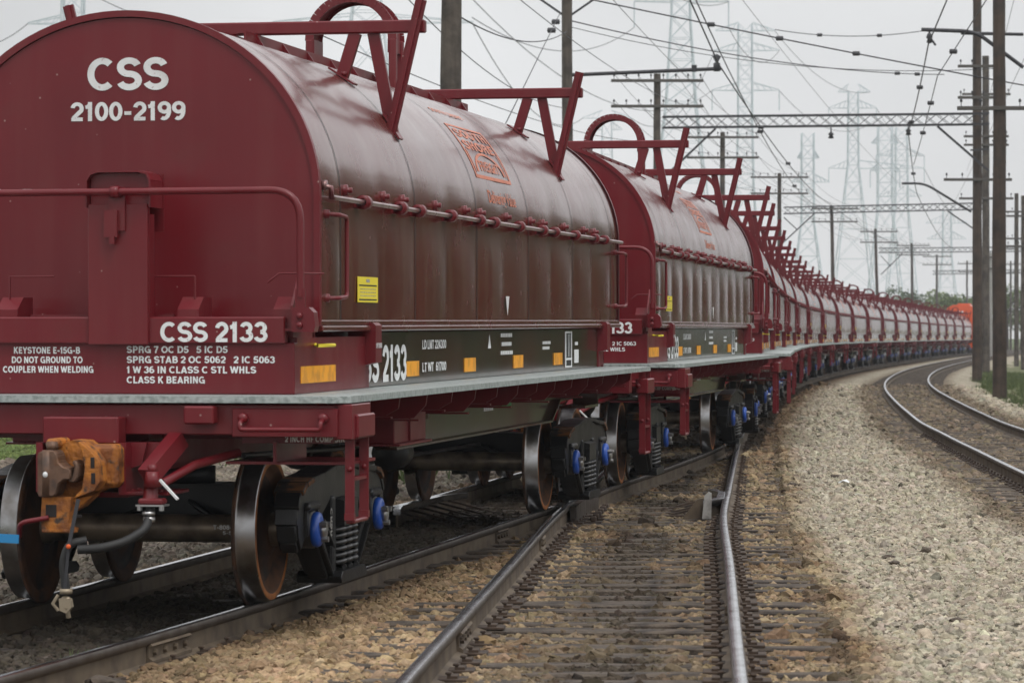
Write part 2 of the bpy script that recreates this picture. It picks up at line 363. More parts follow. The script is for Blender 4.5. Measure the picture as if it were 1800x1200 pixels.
RAIL_H = .178
def ground_z(X, d):
    a, b = trainX(d), midX(d)
    w = min(1, max(0, (X-(a+.85))/max(.3, b-a-2.25)))
    z = trainZ(d)*(1-w)+midZ(d)*w - .192
    u = X-farX(d)
    if u > 1.9: z -= .32*min(1, (u-1.9)/1.6)
    if min(abs(X-b), abs(u), abs(X-a) if d > 33 else 9) < 1.36: z -= .016+(.012 if abs(u) < 1.36 else 0)
    v = a-X
    if v > 2.3: z -= .3*min(1, (v-2.3)/1.8)
    return z
# ------------------------------------------------------------------ ground sheet
def gravel_mat(name):
    m = bpy.data.materials.new(name); m.use_nodes = True; t = m.node_tree; b = t.nodes['Principled BSDF']; b.inputs['Roughness'].default_value = .95
    b.inputs['Specular IOR Level'].default_value = .15
    at = t.nodes.new('ShaderNodeAttribute'); at.attribute_name = 'tint'
    geo = t.nodes.new('ShaderNodeNewGeometry')
    vo = t.nodes.new('ShaderNodeTexVoronoi'); vo.inputs['Scale'].default_value = 17; t.links.new(geo.outputs['Position'], vo.inputs['Vector'])
    vo2 = t.nodes.new('ShaderNodeTexVoronoi'); vo2.feature = 'DISTANCE_TO_EDGE'; vo2.inputs['Scale'].default_value = 17; t.links.new(geo.outputs['Position'], vo2.inputs['Vector'])
    sep = t.nodes.new('ShaderNodeSeparateColor'); t.links.new(vo.outputs['Color'], sep.inputs[0])
    mr = t.nodes.new('ShaderNodeMapRange'); mr.inputs['To Min'].default_value = .45; mr.inputs['To Max'].default_value = 1.35; t.links.new(sep.outputs[0], mr.inputs['Value'])
    nz = t.nodes.new('ShaderNodeTexNoise'); nz.inputs['Scale'].default_value = .8; nz.inputs['Detail'].default_value = 8; t.links.new(geo.outputs['Position'], nz.inputs['Vector'])
    mr2 = t.nodes.new('ShaderNodeMapRange'); mr2.inputs['From Min'].default_value = .3; mr2.inputs['From Max'].default_value = .7; mr2.inputs['To Min'].default_value = .75; mr2.inputs['To Max'].default_value = 1.15; t.links.new(nz.outputs[0], mr2.inputs['Value'])
    mu = t.nodes.new('ShaderNodeMath'); mu.operation = 'MULTIPLY'; t.links.new(mr.outputs[0], mu.inputs[0]); t.links.new(mr2.outputs[0], mu.inputs[1])
    vm = t.nodes.new('ShaderNodeVectorMath'); vm.operation = 'SCALE'; t.links.new(at.outputs['Color'], vm.inputs[0]); t.links.new(mu.outputs[0], vm.inputs['Scale'])
    t.links.new(vm.outputs[0], b.inputs['Base Color'])
    mh = t.nodes.new('ShaderNodeMapRange'); mh.inputs['From Max'].default_value = .25; t.links.new(vo2.outputs['Distance'], mh.inputs['Value'])
    bn = t.nodes.new('ShaderNodeBump'); bn.inputs['Strength'].default_value = 1; bn.inputs['Distance'].default_value = .02; t.links.new(mh.outputs[0], bn.inputs['Height']); t.links.new(bn.outputs[0], b.inputs['Normal'])
    return m
def hash2(x, y, s=0):
    v = math.sin(x*12.9898+y*78.233+s*37.7)*43758.5453; return v-math.floor(v)
def vnoise(x, y, s=0):
    xi, yi = math.floor(x), math.floor(y); fx, fy = x-xi, y-yi; fx = fx*fx*(3-2*fx); fy = fy*fy*(3-2*fy)
    a, b, c, d = hash2(xi, yi, s), hash2(xi+1, yi, s), hash2(xi, yi+1, s), hash2(xi+1, yi+1, s)
    return (a*(1-fx)+b*fx)*(1-fy)+(c*(1-fx)+d*fx)*fy
CREAM = np.array((.39, .345, .265)); TAN = np.array((.285, .21, .125)); RUST = np.array((.17, .10, .055)); OIL_AND_SHADE = np.array((.024, .021, .019)); DUSK = np.array((.10, .08, .06))
GRASS = np.array((.09, .12, .035)); PATH = np.array((.24, .235, .22))
def tint_at(X, d):
    """colour of the stones: pale new ballast between the tracks, rust-brown and oil-stained ballast in them, shade painted in under the train"""
    b = midX(d); a = trainX(d); c = farX(d); n = vnoise(X*1.3, d*.9, 1); n2 = vnoise(X*3.1, d*1.7, 2); n3 = vnoise(X*.5, d*.22, 3)
    col = CREAM*(.92+.16*n)
    # the middle track / turnout bed
    ub = abs(X-b)
    wb = 1-min(1, max(0, (ub-1.28-.2*n)/.3))
    near = TAN*(.85+.2*n2)*(1-.15*n3)+CREAM*.06
    near = near*(1-max(0, min(1, (n*n2-.33)*5))*.6)+RUST*.6*max(0, min(1, (n*n2-.33)*5))
    col = col*(1-wb)+near*wb
    e = abs(X-b-1.32)                                   # dark line of grimy fines just off the tie ends
    if e < .07 and n2 > .4: col = col*.5+OIL_AND_SHADE*.5
    oil = min(1, max(0, 1.35*(1-abs(X-b-.08)/.62)))*min(1, max(0, (vnoise(X*2.6, d*.8, 5)+.3*n3-.27)*2.6))
    col = col*(1-.85*oil)+OIL_AND_SHADE*.85*oil
    # train track bed, blackened to put the shade under the cars into its colour
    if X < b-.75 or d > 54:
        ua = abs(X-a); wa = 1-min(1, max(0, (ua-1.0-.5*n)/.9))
        cc = OIL_AND_SHADE*.5+RUST*.08
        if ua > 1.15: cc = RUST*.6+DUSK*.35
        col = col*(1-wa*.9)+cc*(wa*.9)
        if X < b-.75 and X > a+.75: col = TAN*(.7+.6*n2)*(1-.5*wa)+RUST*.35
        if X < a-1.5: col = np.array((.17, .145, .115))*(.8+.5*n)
    uc = abs(X-c); wc = 1-min(1, max(0, (uc-1.3-.3*n)/.35))
    col = col*(1-wc)+np.array((.19, .15, .105))*(.8+.4*n2)*wc
    g = X-c
    if g > 2.5+.9*n and n3+.6*n > .45: col = col*.25+GRASS*.75
    if g > 5.2: col = PATH*(.9+.2*n)
    if g > 8.2: col = GRASS*(.8+.5*n)
    if a-X > 10.5+1.2*n: col = GRASS*(.8+.5*n)
    return col
ds = list(np.arange(-30, 10, 4.0))+list(np.arange(10, 60, .35))+list(np.arange(60, 160, .9))+list(np.arange(160, 460, 4))+[480, 520, 600, 700, 850, 1100, 1500, 2200, 3500]
us = [-900, -400, -180, -90, -50, -30, -20, -14, -11]+list(np.arange(-9, 13.01, .25))+[14, 16, 19, 24, 32, 45, 70, 120, 250, 500, 1200]
gv, gt = [], []
for d in ds:
    c0 = midX(min(d, 470))
    for u in us:
        X = c0+u; z = ground_z(X, d)
        z += (vnoise(X*2.1, d*2.1, 8)-.5)*.025
        gv.append((X, d, z)); gt.append((*tint_at(X, d)*(.95 if not (12.9 < d and abs(X) < .1506*d+1.35) else .26 if d < 45 else min(1.1, .26+(d-45)*.014)), 1))  # bed darkened beneath the stones, painting shade into the gaps between them
nU = len(us)
gf = [(i*nU+j, i*nU+j+1, (i+1)*nU+j+1, (i+1)*nU+j) for i in range(len(ds)-1) for j in range(nU-1)]
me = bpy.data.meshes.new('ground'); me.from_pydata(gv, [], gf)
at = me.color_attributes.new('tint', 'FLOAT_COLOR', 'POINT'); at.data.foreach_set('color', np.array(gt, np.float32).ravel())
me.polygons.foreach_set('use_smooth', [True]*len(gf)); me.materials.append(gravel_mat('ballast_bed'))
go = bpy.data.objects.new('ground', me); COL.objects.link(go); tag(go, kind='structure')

# ------------------------------------------------------------------ ties
tie_rng = random.Random(3)
tie_spots = []          # for keeping stones off them: (x0, x1, d0, d1)
def tie_mesh(x0, x1, w=.22, zfun=None):
    mb = MB(); n = 7; vs = []; 
    for i in range(n+1):
        x = x0+(x1-x0)*i/n
        for (y, z) in ((-w/2, -.15), (-w/2+.0, -.008), (-w/2+.02, 0), (w/2-.02, 0), (w/2, -.008), (w/2, -.15)):
            vs.append((x, y+tie_rng.uniform(-.007, .007), z+tie_rng.uniform(-.006, .004)+(zfun(x) if zfun else 0)))
    fs = []
    for i in range(n):
        for k in range(5): fs.append((i*6+k, i*6+k+1, (i+1)*6+k+1, (i+1)*6+k))
    fs += [tuple(range(6))[::-1], tuple(range(n*6, n*6+6))]
    mb.add(vs, fs); return mb
def put_tie(f, zf, d, x0, x1, label, group, rails=(), skew=0, zfun=None, dz=0):
    """x0, x1 are offsets from the centre line f; rails = offsets that get a tie plate with spikes"""
    a = head(f, d)
    root = tie_mesh(x0, x1, .22, zfun).build('railway_tie', m_tie, recalc=True)
    root.location = (f(d), d, zf(d)-RAIL_H+.002+dz+tie_rng.uniform(-.012, .004)); root.rotation_euler = (0, 0, -a+skew)
    tag(root, label, 'railway tie', group)
    for r in rails:
        mb = MB(); mb.box(r-.17, r+.17, -.095, .095, .001, .016, 0, c=.003)
        for sx in (-1, 1):
            for sy in (-.06, .06):
                if (sx*sy > 0): continue
                mb.box(r+sx*.082-.009, r+sx*.082+.009, sy-.009, sy+.009, .012, .038); mb.box(r+sx*.08-.016, r+sx*.08+.016, sy-.014, sy+.014, .036, .05, c=.004)
            mb.box(r+sx*.105-.02, r+sx*.105+.02, -.07, .07, .016, .03)
        p = mb.build('tie_plate', m_plate, root)
    tie_spots.append((f(d)+x0, f(d)+x1, d, -a+skew))
    return root
g1 = 'ties under the middle track'; l1 = 'dark timber tie half buried in tan ballast of the middle track before the crossing'
d = 13.2
while d < 22:
    put_tie(midX, midZ, d, -1.32+tie_rng.uniform(-.06, .06), 1.32+tie_rng.uniform(-.06, .08), l1, g1, (-.752, .752), dz=.006); d += .52+tie_rng.uniform(-.03, .03)
g2 = 'ties under the train track'; l2 = 'dark greasy timber tie under the front coil car'
d = 14.2
while d < 22:
    put_tie(trainX, trainZ, d, -1.3, 1.3+tie_rng.uniform(-.06, .05), l2, g2, (.752,)); d += .52+tie_rng.uniform(-.03, .03)
g3 = 'long ties of the turnout'; l3 = 'long dark turnout tie shared by the middle track and the train track'
d = 22.2
while d < 56:
    x0 = trainX(d)-midX(d)-1.3; put_tie(midX, midZ, d, x0, 1.34+tie_rng.uniform(-.06, .12), l3, g3, (.752, -.752) if d < 34 else (.752,), zfun=(lambda q, D=trainZ(d)-midZ(d), e=trainX(d)-midX(d): D*min(1.0, max(0.0, (q+.8)/min(-.2, e+.8)))), dz=.007); d += .53+tie_rng.uniform(-.03, .03)
l4 = 'oily tie end beside the coil car wheels beyond the turnout'
while d < 78:
    put_tie(trainX, trainZ, d, -1.3, 1.32+tie_rng.uniform(-.08, .1), l4, g2); d += .54+tie_rng.uniform(-.03, .03)
g5 = 'ties under the far right track'; l5 = 'brownish timber tie of the right track, its bare end sticking out of pale ballast'
d = 37.0; n5 = 0
while n5 < 150:
    put_tie(farX, midZ, d, -1.33+tie_rng.uniform(-.14, .08), 1.3+tie_rng.uniform(-.08, .1), l5, g5, (-.752,) if d < 60 else (), dz=.008 if d < 75 else -.006); d += .5+tie_rng.uniform(-.03, .03); n5 += 1
mb = MB()
for dn in np.arange(6.5, 36.6, .5):
    mb.box(-1.33, 1.32, -.11, .11, -.12, 0, 0, Matrix.Translation((farX(dn), dn, midZ(dn)-RAIL_H-.002)) @ Matrix.Rotation(-head(farX, dn), 4, 'Z'))
while d < 330:
    a = head(farX, d); Mx = Matrix.Translation((farX(d), d, midZ(d)-RAIL_H-.012)) @ Matrix.Rotation(-a, 4, 'Z')
    mb.box(-1.33, 1.32, -.11, .11, -.12, 0, 0, Mx); d += .55
o = mb.build('far_ties', m_tie); tag(o, 'distant ties of the right-hand track running on round the curve', 'railway ties', kind='stuff')

# ------------------------------------------------------------------ rails
PROF = [(-.068, -.178), (-.068, -.168), (-.012, -.150), (-.009, -.06), (-.034, -.042), (-.036, -.012), (-.028, -.001), (0, .001), (.028, -.001), (.036, -.012), (.034, -.042), (.009, -.06), (.012, -.150), (.068, -.168), (.068, -.178)]
PMAT = [0, 0, 0, 0, 2, 2, 1, 1, 2, 2, 0, 0, 0, 0]
def rail(f, zf, off, d0, d1, label, taper=None, dx=None):
    mb = MB(); dd = [d0]
    while dd[-1] < d1: dd.append(min(d1, dd[-1]+(.4 if dd[-1] < 70 else 2.0)))
    vs = []; n = len(PROF)
    for d in dd:
        o_ = off+(dx(d) if dx else 0)
        px, py = side_pt(f, d, o_); a = head(f, d)
        s = 1.0
        for (u, z) in PROF: vs.append((px+u*s*math.cos(a), py-u*s*math.sin(a), zf(d)+z))
    for i in range(len(dd)-1):
        for k in range(n-1):
            mb.add([], []); mb.f.append((i*n+k, (i+1)*n+k, (i+1)*n+k+1, i*n+k+1)); mb.m.append(PMAT[k]); mb.sm.append(PMAT[k] != 0)
    mb.f.append(tuple(range(n))); mb.m.append(0); mb.sm.append(False)
    b = (len(dd)-1)*n; mb.f.append(tuple(range(b, b+n))[::-1]); mb.m.append(0); mb.sm.append(False)
    mb.v = vs
    # local origin at the near end
    o = mb.build('rail', [m_railside, m_railtop, m_railedge]); tag(o, label, 'rail', 'rails of the three tracks'); return o
def joint(parent, f, zf, off, d, ln=.75):
    a = head(f, d); x, y = side_pt(f, d, off); mb = MB(); Mx = Matrix.Translation((x, y, zf(d))) @ Matrix.Rotation(-a, 4, 'Z')
    for s in (-1, 1):
        mb.prism([(s*.012, -.148), (s*.045, -.158), (s*.046, -.140), (s*.024, -.125), (s*.024, -.072), (s*.046, -.058), (s*.034, -.046), (s*.012, -.06)], -ln/2, ln/2, 'y')
        for k in range(4): mb.lathe([(-.0, .0), (-.0, .019), (.022, .019), (.022, 0)], s*.024 if s > 0 else -.046, -ln*.38+k*ln*.253, -.098, 'x', 6, smooth=False)
    for i, v in enumerate(mb.v): mb.v[i] = tuple(Mx @ Vector(v))
    mb.build('joint_bar', m_railside, parent, recalc=True)
FROG = 33.5
r_tr = rail(trainX, trainZ, .752, 5, FROG-1.0, 'brown rail at bottom left running under the right wheels of the front coil car')
joint(r_tr, trainX, trainZ, .752, 19.5); joint(r_tr, trainX, trainZ, .752, 29.6, .5)
rail(trainX, trainZ, -.752, 5, 420, 'shiny topped rail under the left wheels of the train, seen below the coupler')
r_ml = rail(midX, midZ, -.752, 5, FROG+.6, 'bright polished rail slanting up from the bottom centre to the crossing frog')
joint(r_ml, midX, midZ, -.752, 18.6); joint(r_ml, midX, midZ, -.752, 27.6, .5)
r_mr = rail(midX, midZ, .752, 5, 420, 'bright rail rising nearly straight from the bottom and bending in towards the train')
joint(r_mr, midX, midZ, .752, 20.6)
rail(trainX, trainZ, .752, FROG+.6, 50, 'rail of the turnout beyond the frog, beside the second coil car wheels')
rail(midX, midZ, -.752, FROG+1.6, 49, 'hidden closure rail of the turnout in the shade beneath the second coil car')
r_fl = rail(farX, midZ, -.752, 6, 420, 'left rail of the right-hand track curving away round the bend')
r_fr = rail(farX, midZ, .752, 6, 420, 'right rail of the right-hand track, nearest the wooden poles')
# frog, wing rails and guard rails
fx, fy = side_pt(midX, FROG, -.752); fa = head(midX, FROG)
fr = empty('rail_frog', (fx, fy, midZ(FROG)), (0, 0, -fa)); tag(fr, 'cast crossing frog where the middle track rail meets the train track rail', 'rail frog')
mb = MB(); mb.prism([(-.23, -1.5), (.23, -1.5), (.16, 1.6), (-.16, 1.6)], -.178, -.165, 'z'); mb.build('base_plate', m_railside, fr)
mb = MB(); mb.prism([(-.03, -.2), (.0, -.6), (.035, -.2), (.085, 1.5), (-.085, 1.5)], -.165, -.003, 'z'); mb.build('point', m_railedge, fr, recalc=True)
for s in (-1, 1):
    mb = MB(); P = [(s*.075, -1.3), (s*.085, .2), (s*.17, 1.1)]
    for i in range(2): mb.prism([(P[i][0]-.03, P[i][1]), (P[i][0]+.03, P[i][1]), (P[i+1][0]+.03, P[i+1][1]), (P[i+1][0]-.03, P[i+1][1])], -.16, -.001-.002*i, 'z')
    mb.build('wing_rail', m_railedge, fr, recalc=True)
mb = MB()
for k in range(5): mb.box(-.34, .34, -1.3+k*.6, -1.18+k*.6, -.178, -.15); 
for k in range(6):
    for s in (-1, 1): mb.box(s*.26-.03, s*.26+.03, -1.25+k*.5, -1.15+k*.5, -.15, -.10, c=.01)
mb.build('brace_plate', m_plate, fr)
def guard(f, zf, off, d, ln, label, flare, braces):
    a = head(f, d); x, y = side_pt(f, d, off); root = empty('guard_rail', (x, y, zf(d)), (0, 0, -a)); tag(root, label, 'guard rail', 'guard rails beside the frog')
    mb = MB(); P = [(flare*.12, -ln/2), (0, -ln/2+.7), (0, ln/2-.7), (flare*.12, ln/2)]
    for i in range(3):
        (x0, y0), (x1, y1) = P[i], P[i+1]
        mb.prism([(x0-.035, y0), (x0+.035, y0), (x1+.035, y1), (x1-.035, y1)], -.05, .006, 'z', 1); mb.prism([(x0-.01, y0), (x0+.01, y0), (x1+.01, y1), (x1-.01, y1)], -.165, -.05, 'z')
        mb.prism([(x0-.065, y0), (x0+.065, y0), (x1+.065, y1), (x1-.065, y1)], -.178, -.165, 'z')
    mb.build('bar', [m_railside, m_railtop], root, recalc=True)
    for k in range(braces):
        yy = -ln/2+.5+k*(ln-1)/(braces-1); s = flare
        mb = MB(); mb.bar((s*.04, yy, -.05), (s*.5, yy, -.165), .035, .02); mb.box(s*.35, s*.55, yy-.08, yy+.08, -.178, -.16); mb.build('brace', m_plate, root)
    return root
guard(trainX, trainZ, -.70, 33.2, 3.4, 'guard rail with slanting braces seen on the ground beneath the front coil car', 1, 6)
gr = guard(midX, midZ, .69, 34.5, 2.6, 'short guard rail with a pale flared end plate against the bright rail right of centre', -1, 4)
mb = MB(); mb.prism([(-.165, -.17), (-.075, -.17), (-.07, .08), (-.10, .095), (-.14, .06)], -1.36, -1.32, 'y'); mb.build('flared_end', m_grey, gr, recalc=True)
mb = MB(); mb.prism([(-.36, -.175), (-.15, -.175), (-.15, .03), (-.21, .02)], -1.29, -1.22, 'y'); mb.build('wedge_block', m_railside, gr, recalc=True)

# ------------------------------------------------------------------ ballast stones (nobody could count them)
rng = np.random.default_rng(11)
pts, tints, sizes = [], [], []
tie_arr = np.array(tie_spots)
def half_w(d): return d*.1506
for (d0, d1, dens, sz) in ((12.9, 20, 640, .0255), (20, 28, 560, .027), (28, 40, 430, .030), (40, 60, 260, .036), (60, 125, 52, .05)):
    area = .3012*(d1*d1-d0*d0)/2+2*(d1-d0); n = int(area*dens)
    dd = np.sqrt(rng.uniform(d0*d0, d1*d1, n)); XX = (rng.uniform(-1, 1, n))*(half_w(dd)+1.5)
    for X, d in zip(XX, dd):
        if d > 60 and rng.random() < (d-60)/75: continue
        # keep clear of rails and mostly clear of tie tops
        bad = False
        for f, zf in ((midX, midZ), (trainX, trainZ), (farX, midZ)):
            u = X-f(d)
            if abs(abs(u)-.752) < .085: bad = True; break
        if bad: continue
        near = np.abs(tie_arr[:, 2]+(X-(tie_arr[:, 0]+tie_arr[:, 1])/2)*np.tan(tie_arr[:, 3])-d) < .10
        z = ground_z(X, d)+(vnoise(X*2.1, d*2.1, 8)-.5)*.025
        s = sz*rng.lognormal(0, .28)*(.84 if X-midX(d) > 1.6 and X < farX(d)-1.4 else 1.0)
        if near.any():
            k = near & (tie_arr[:, 0] < X) & (tie_arr[:, 1] > X)
            if k.any():
                cover = vnoise(X*1.7, d*1.1, 12)
                if cover < ((.88 if X > midX(d)+2 else .68 if d > 18 else .55) if (abs(X-midX(d)) < 1.25 or d > 34) else .15) and rng.random() < .93: continue
                z += .015; s *= .8
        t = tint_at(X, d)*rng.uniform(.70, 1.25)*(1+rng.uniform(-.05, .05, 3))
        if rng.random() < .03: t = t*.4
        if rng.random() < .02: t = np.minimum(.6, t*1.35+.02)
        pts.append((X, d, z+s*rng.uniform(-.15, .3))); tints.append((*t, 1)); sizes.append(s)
me = bpy.data.meshes.new('ballast_stones'); me.from_pydata(pts, [], [])
a = me.attributes.new('tint', 'FLOAT_COLOR', 'POINT'); a.data.foreach_set('color', np.array(tints, np.float32).ravel())
a = me.attributes.new('size', 'FLOAT', 'POINT'); a.data.foreach_set('value', np.array(sizes, np.float32))
ms = bpy.data.materials.new('limestone_ballast'); ms.use_nodes = True; t = ms.node_tree; b = t.nodes['Principled BSDF']; b.inputs['Roughness'].default_value = .92; b.inputs['Specular IOR Level'].default_value = .2
an = t.nodes.new('ShaderNodeAttribute'); an.attribute_type = 'INSTANCER'; an.attribute_name = 'tint'
gn = t.nodes.new('ShaderNodeNewGeometry'); nz = t.nodes.new('ShaderNodeTexNoise'); nz.inputs['Scale'].default_value = 45; nz.inputs['Detail'].default_value = 3
mrn = t.nodes.new('ShaderNodeMapRange'); mrn.inputs['From Min'].default_value = .3; mrn.inputs['From Max'].default_value = .7; mrn.inputs['To Min'].default_value = .72; mrn.inputs['To Max'].default_value = 1.2
vs_ = t.nodes.new('ShaderNodeVectorMath'); vs_.operation = 'SCALE'
t.links.new(gn.outputs['Position'], nz.inputs['Vector']); t.links.new(nz.outputs[0], mrn.inputs['Value']); t.links.new(an.outputs['Color'], vs_.inputs[0]); t.links.new(mrn.outputs[0], vs_.inputs['Scale']); t.links.new(vs_.outputs[0], b.inputs['Base Color'])
ng = bpy.data.node_groups.new('scatter_stones', 'GeometryNodeTree'); ng.is_modifier = True
ng.interface.new_socket('Geometry', in_out='INPUT', socket_type='NodeSocketGeometry'); ng.interface.new_socket('Geometry', in_out='OUTPUT', socket_type='NodeSocketGeometry')
N = ng.nodes.new; K = ng.links.new
gi, go_ = N('NodeGroupInput'), N('NodeGroupOutput'); g2i = N('GeometryNodeGeometryToInstance')
for v in range(6):
    ico = N('GeometryNodeMeshIcoSphere'); ico.inputs['Radius'].default_value = 1; ico.inputs['Subdivisions'].default_value = 2
    pos = N('GeometryNodeInputPosition'); va = N('ShaderNodeVectorMath'); va.operation = 'ADD'; va.inputs[1].default_value = (v*7.3, v*3.1, v*1.7)
    tn = N('ShaderNodeTexNoise'); tn.inputs['Scale'].default_value = .85; tn.inputs['Detail'].default_value = 1.5
    sb = N('ShaderNodeVectorMath'); sb.operation = 'SUBTRACT'; sb.inputs[1].default_value = (.5, .5, .5)
    sc = N('ShaderNodeVectorMath'); sc.operation = 'SCALE'; sc.inputs['Scale'].default_value = 2.1
    sp = N('GeometryNodeSetPosition'); tr = N('GeometryNodeTransform'); tr.inputs['Scale'].default_value = (1.2-.07*v, .92+.04*v, .84)
    smn = N('GeometryNodeSetMaterial'); smn.inputs['Material'].default_value = ms
    K(pos.outputs[0], va.inputs[0]); K(va.outputs[0], tn.inputs['Vector']); K(tn.outputs['Color'], sb.inputs[0]); K(sb.outputs[0], sc.inputs[0])
    K(ico.outputs[0], sp.inputs['Geometry']); K(sc.outputs[0], sp.inputs['Offset']); K(sp.outputs[0], tr.inputs[0]); K(tr.outputs[0], smn.inputs[0]); K(smn.outputs[0], g2i.inputs[0])
ip = N('GeometryNodeInstanceOnPoints'); ip.inputs['Pick Instance'].default_value = True
rv = N('FunctionNodeRandomValue'); rv.data_type = 'FLOAT_VECTOR'; rv.inputs[0].default_value = (-.8, -.8, 0); rv.inputs[1].default_value = (.8, .8, 6.283)
ri = N('FunctionNodeRandomValue'); ri.data_type = 'INT'; ri.inputs[4].default_value = 0; ri.inputs[5].default_value = 5
na = N('GeometryNodeInputNamedAttribute'); na.data_type = 'FLOAT'; na.inputs['Name'].default_value = 'size'
K(gi.outputs[0], ip.inputs['Points']); K(g2i.outputs[0], ip.inputs['Instance']); K(rv.outputs[0], ip.inputs['Rotation']); K(ri.outputs[2], ip.inputs['Instance Index']); K(na.outputs[0], ip.inputs['Scale']); K(ip.outputs[0], go_.inputs[0])
so_ = bpy.data.objects.new('ballast_stones', me); COL.objects.link(so_); md = so_.modifiers.new('scatter', 'NODES'); md.node_group = ng
me.materials.append(ms)
tag(so_, 'loose limestone ballast stones, pale between the tracks and rust brown inside them', 'ballast', kind='stuff')
print('stones', len(pts))
# ------------------------------------------------------------------ the covered coil car (local: x across, y along with the near end at -y, z above the rail)
HW, ZB, ZS, RZ = 1.22, 1.73, 2.52, 1.14         # hood half width, bottom, spring line, rise
def hood_pt(phi, off=0.0):                       # phi in degrees from the right-hand spring line over the top
    return ((HW+off)*math.cos(R(phi)), ZS+(RZ+off)*math.sin(R(phi)))
YF, YR = -6.5, 6.05
SEAMS = [YF+.6+2.30*i for i in range(6)]
def make_truck(parent, yc):
    t = empty('truck', (0, yc, 0)); t.parent = parent; KIDS.setdefault(parent, []).append(t)
    for ya in (-.9, .9):
        MB().lathe([(-1.08, 0), (-1.08, .075), (-.93, .08), (-.86, .105), (-.62, .105), (-.60, .088), (.60, .088), (.62, .105), (.86, .105), (.93, .08), (1.08, .075), (1.08, 0)], 0, ya, .457, 'x', 20).build('axle', m_axle, t)
        for s in (-1, 1):
            pr = [(-.085, .10), (-.075, .19), (-.045, .34), (-.055, .40), (-.085, .415), (-.085, .475), (-.080, .484), (-.066, .484), (-.058, .474), (-.045, .460), (.055, .452), (.062, .444), (.062, .405), (.02, .39), (-.005, .34), (-.02, .20), (.05, .16), (.06, .10)]
            mt = [0, 0, 0, 2, 2, 2, 2, 2, 2, 1, 1, 2, 2, 2, 0, 0, 0]
            mt[11] = 3; mt[8] = 1; mt[9] = 1; mt[10] = 1
            if s < 0: pr = [(-a_, r_) for a_, r_ in pr]
            MB().lathe(pr, s*.757, ya, .457, 'x', 48, mt).build('wheel', [m_wheel, m_tread, m_wrust, m_rim], t, recalc=True)
            mb = MB(); mb.lathe([(0, .0), (0, .105), (.03, .112), (.05, .105), (.06, .07), (.06, 0)], s*1.075 if s > 0 else -1.135, ya, .457, 'x', 24)
            c = mb.build('bearing_cap', m_blue, t)
            mb = MB(); mb.lathe([(0, 0), (0, .055), (.03, .05), (.03, 0)], 1.135 if s > 0 else -1.165, ya, .457, 'x', 12)
            for k in range(3): mb.lathe([(0, 0), (0, .02), (.045, .02), (.045, 0)], 1.135 if s > 0 else -1.18, ya+.06*math.cos(k*2.094+.5), .457+.06*math.sin(k*2.094+.5), 'x', 6, smooth=False)
            mb.build('cap_screw', m_steel, t)
            MB().lathe([(-.10, .10), (-.10, .118), (.1, .118), (.1, .10)], s*.985, ya, .457, 'x', 20).build('bearing', m_cast, t)
    for s in (-1, 1):
        mb = MB(); x0, x1 = s*.92, s*1.06
        top = [(-1.13, .34), (-1.2, .42), (-1.225, .52), (-1.2, .62), (-1.12, .70), (-1.0, .74), (-.6, .76), (-.3, .80), (.3, .80), (.6, .76), (1.0, .74), (1.12, .70), (1.2, .62), (1.225, .52), (1.2, .42), (1.13, .34), (1.05, .40), (1.05, .58), (.75, .60), (.72, .42), (.62, .40), (.60, .52), (.34, .62), (-.34, .62), (-.60, .52), (-.62, .40), (-.72, .42), (-.75, .60), (-1.05, .58), (-1.05, .40)]
        mb.prism(top, x0, x1, 'x')
        mb.prism([(-.70, .46), (-.60, .46), (-.30, .22), (-.34, .10), (-.42, .12), (-.72, .38)], s*.93, s*1.05, 'x'); mb.prism([(.70, .46), (.60, .46), (.30, .22), (.34, .10), (.42, .12), (.72, .38)], s*.93, s*1.05, 'x')
        mb.prism([(-.38, .12), (-.36, .08), (.36, .08), (.38, .12), (.32, .155), (-.32, .155)], s*.84, s*1.14, 'x')
        for yy in (-.31, .31): mb.box(s*.92, s*1.08, yy-.045, yy+.045, .14, .64, c=.012)
        for a_ in (-1, 1):                       # cast flanges round the frame
            ch = [(a_*1.13, .335), (a_*1.205, .40), (a_*1.24, .50), (a_*1.225, .60), (a_*1.16, .695), (a_*1.06, .745), (a_*.9, .765), (a_*.6, .782), (a_*.3, .815)]; wd = [.10, .12, .14, .16, .19, .2, .2, .2]
            for i in range(8): mb.bar((s*.99, *ch[i]), (s*.99, *ch[i+1]), wd[i], .036, up=(0, a_*.4, .9), mat=1 if i in (4, 5) else 0)
            for (p, q) in (((a_*1.05, .42), (a_*1.05, .58)), ((a_*.74, .44), (a_*.76, .6)), ((a_*.72, .40), (a_*.34, .13)), ((a_*.60, .50), (a_*.30, .30))): mb.bar((s*.99, *p), (s*.99, *q), .19, .026, up=(0, a_*.9, .3))
            mb.box(s*.88, s*1.10, a_*.9-.16, a_*.9+.16, .575, .63, c=.02)
        mb.bar((s*.99, -.3, .815), (s*.99, .3, .815), .20, .032)
        mb.build('side_frame', [m_cast, m_castrust], t, recalc=True, bev=.008)
        for (xx, yy, rr) in ((s*1.04, -.17, .072), (s*1.04, 0, .072), (s*1.04, .17, .072), (s*.90, -.1, .072), (s*.90, .1, .072)):
            if xx == s*.90 and s < 0: continue
            turns = 6; n = turns*14
            MB().tube([(xx+rr*math.cos(2*math.pi*turns*i/n), yy+rr*math.sin(2*math.pi*turns*i/n), .17+.25*i/n) for i in range(n+1)], .0165, 6).build('spring', m_spring, t)
    mb = MB(); mb.prism([(-1.12, .44), (-1.12, .60), (-.8, .68), (-.3, .70), (.3, .70), (.8, .68), (1.12, .60), (1.12, .44), (.5, .36), (-.5, .36)], -.2, .2, 'y'); mb.lathe([(0, 0), (0, .2), (.12, .2), (.12, 0)], 0, 0, .69, 'z', 20)
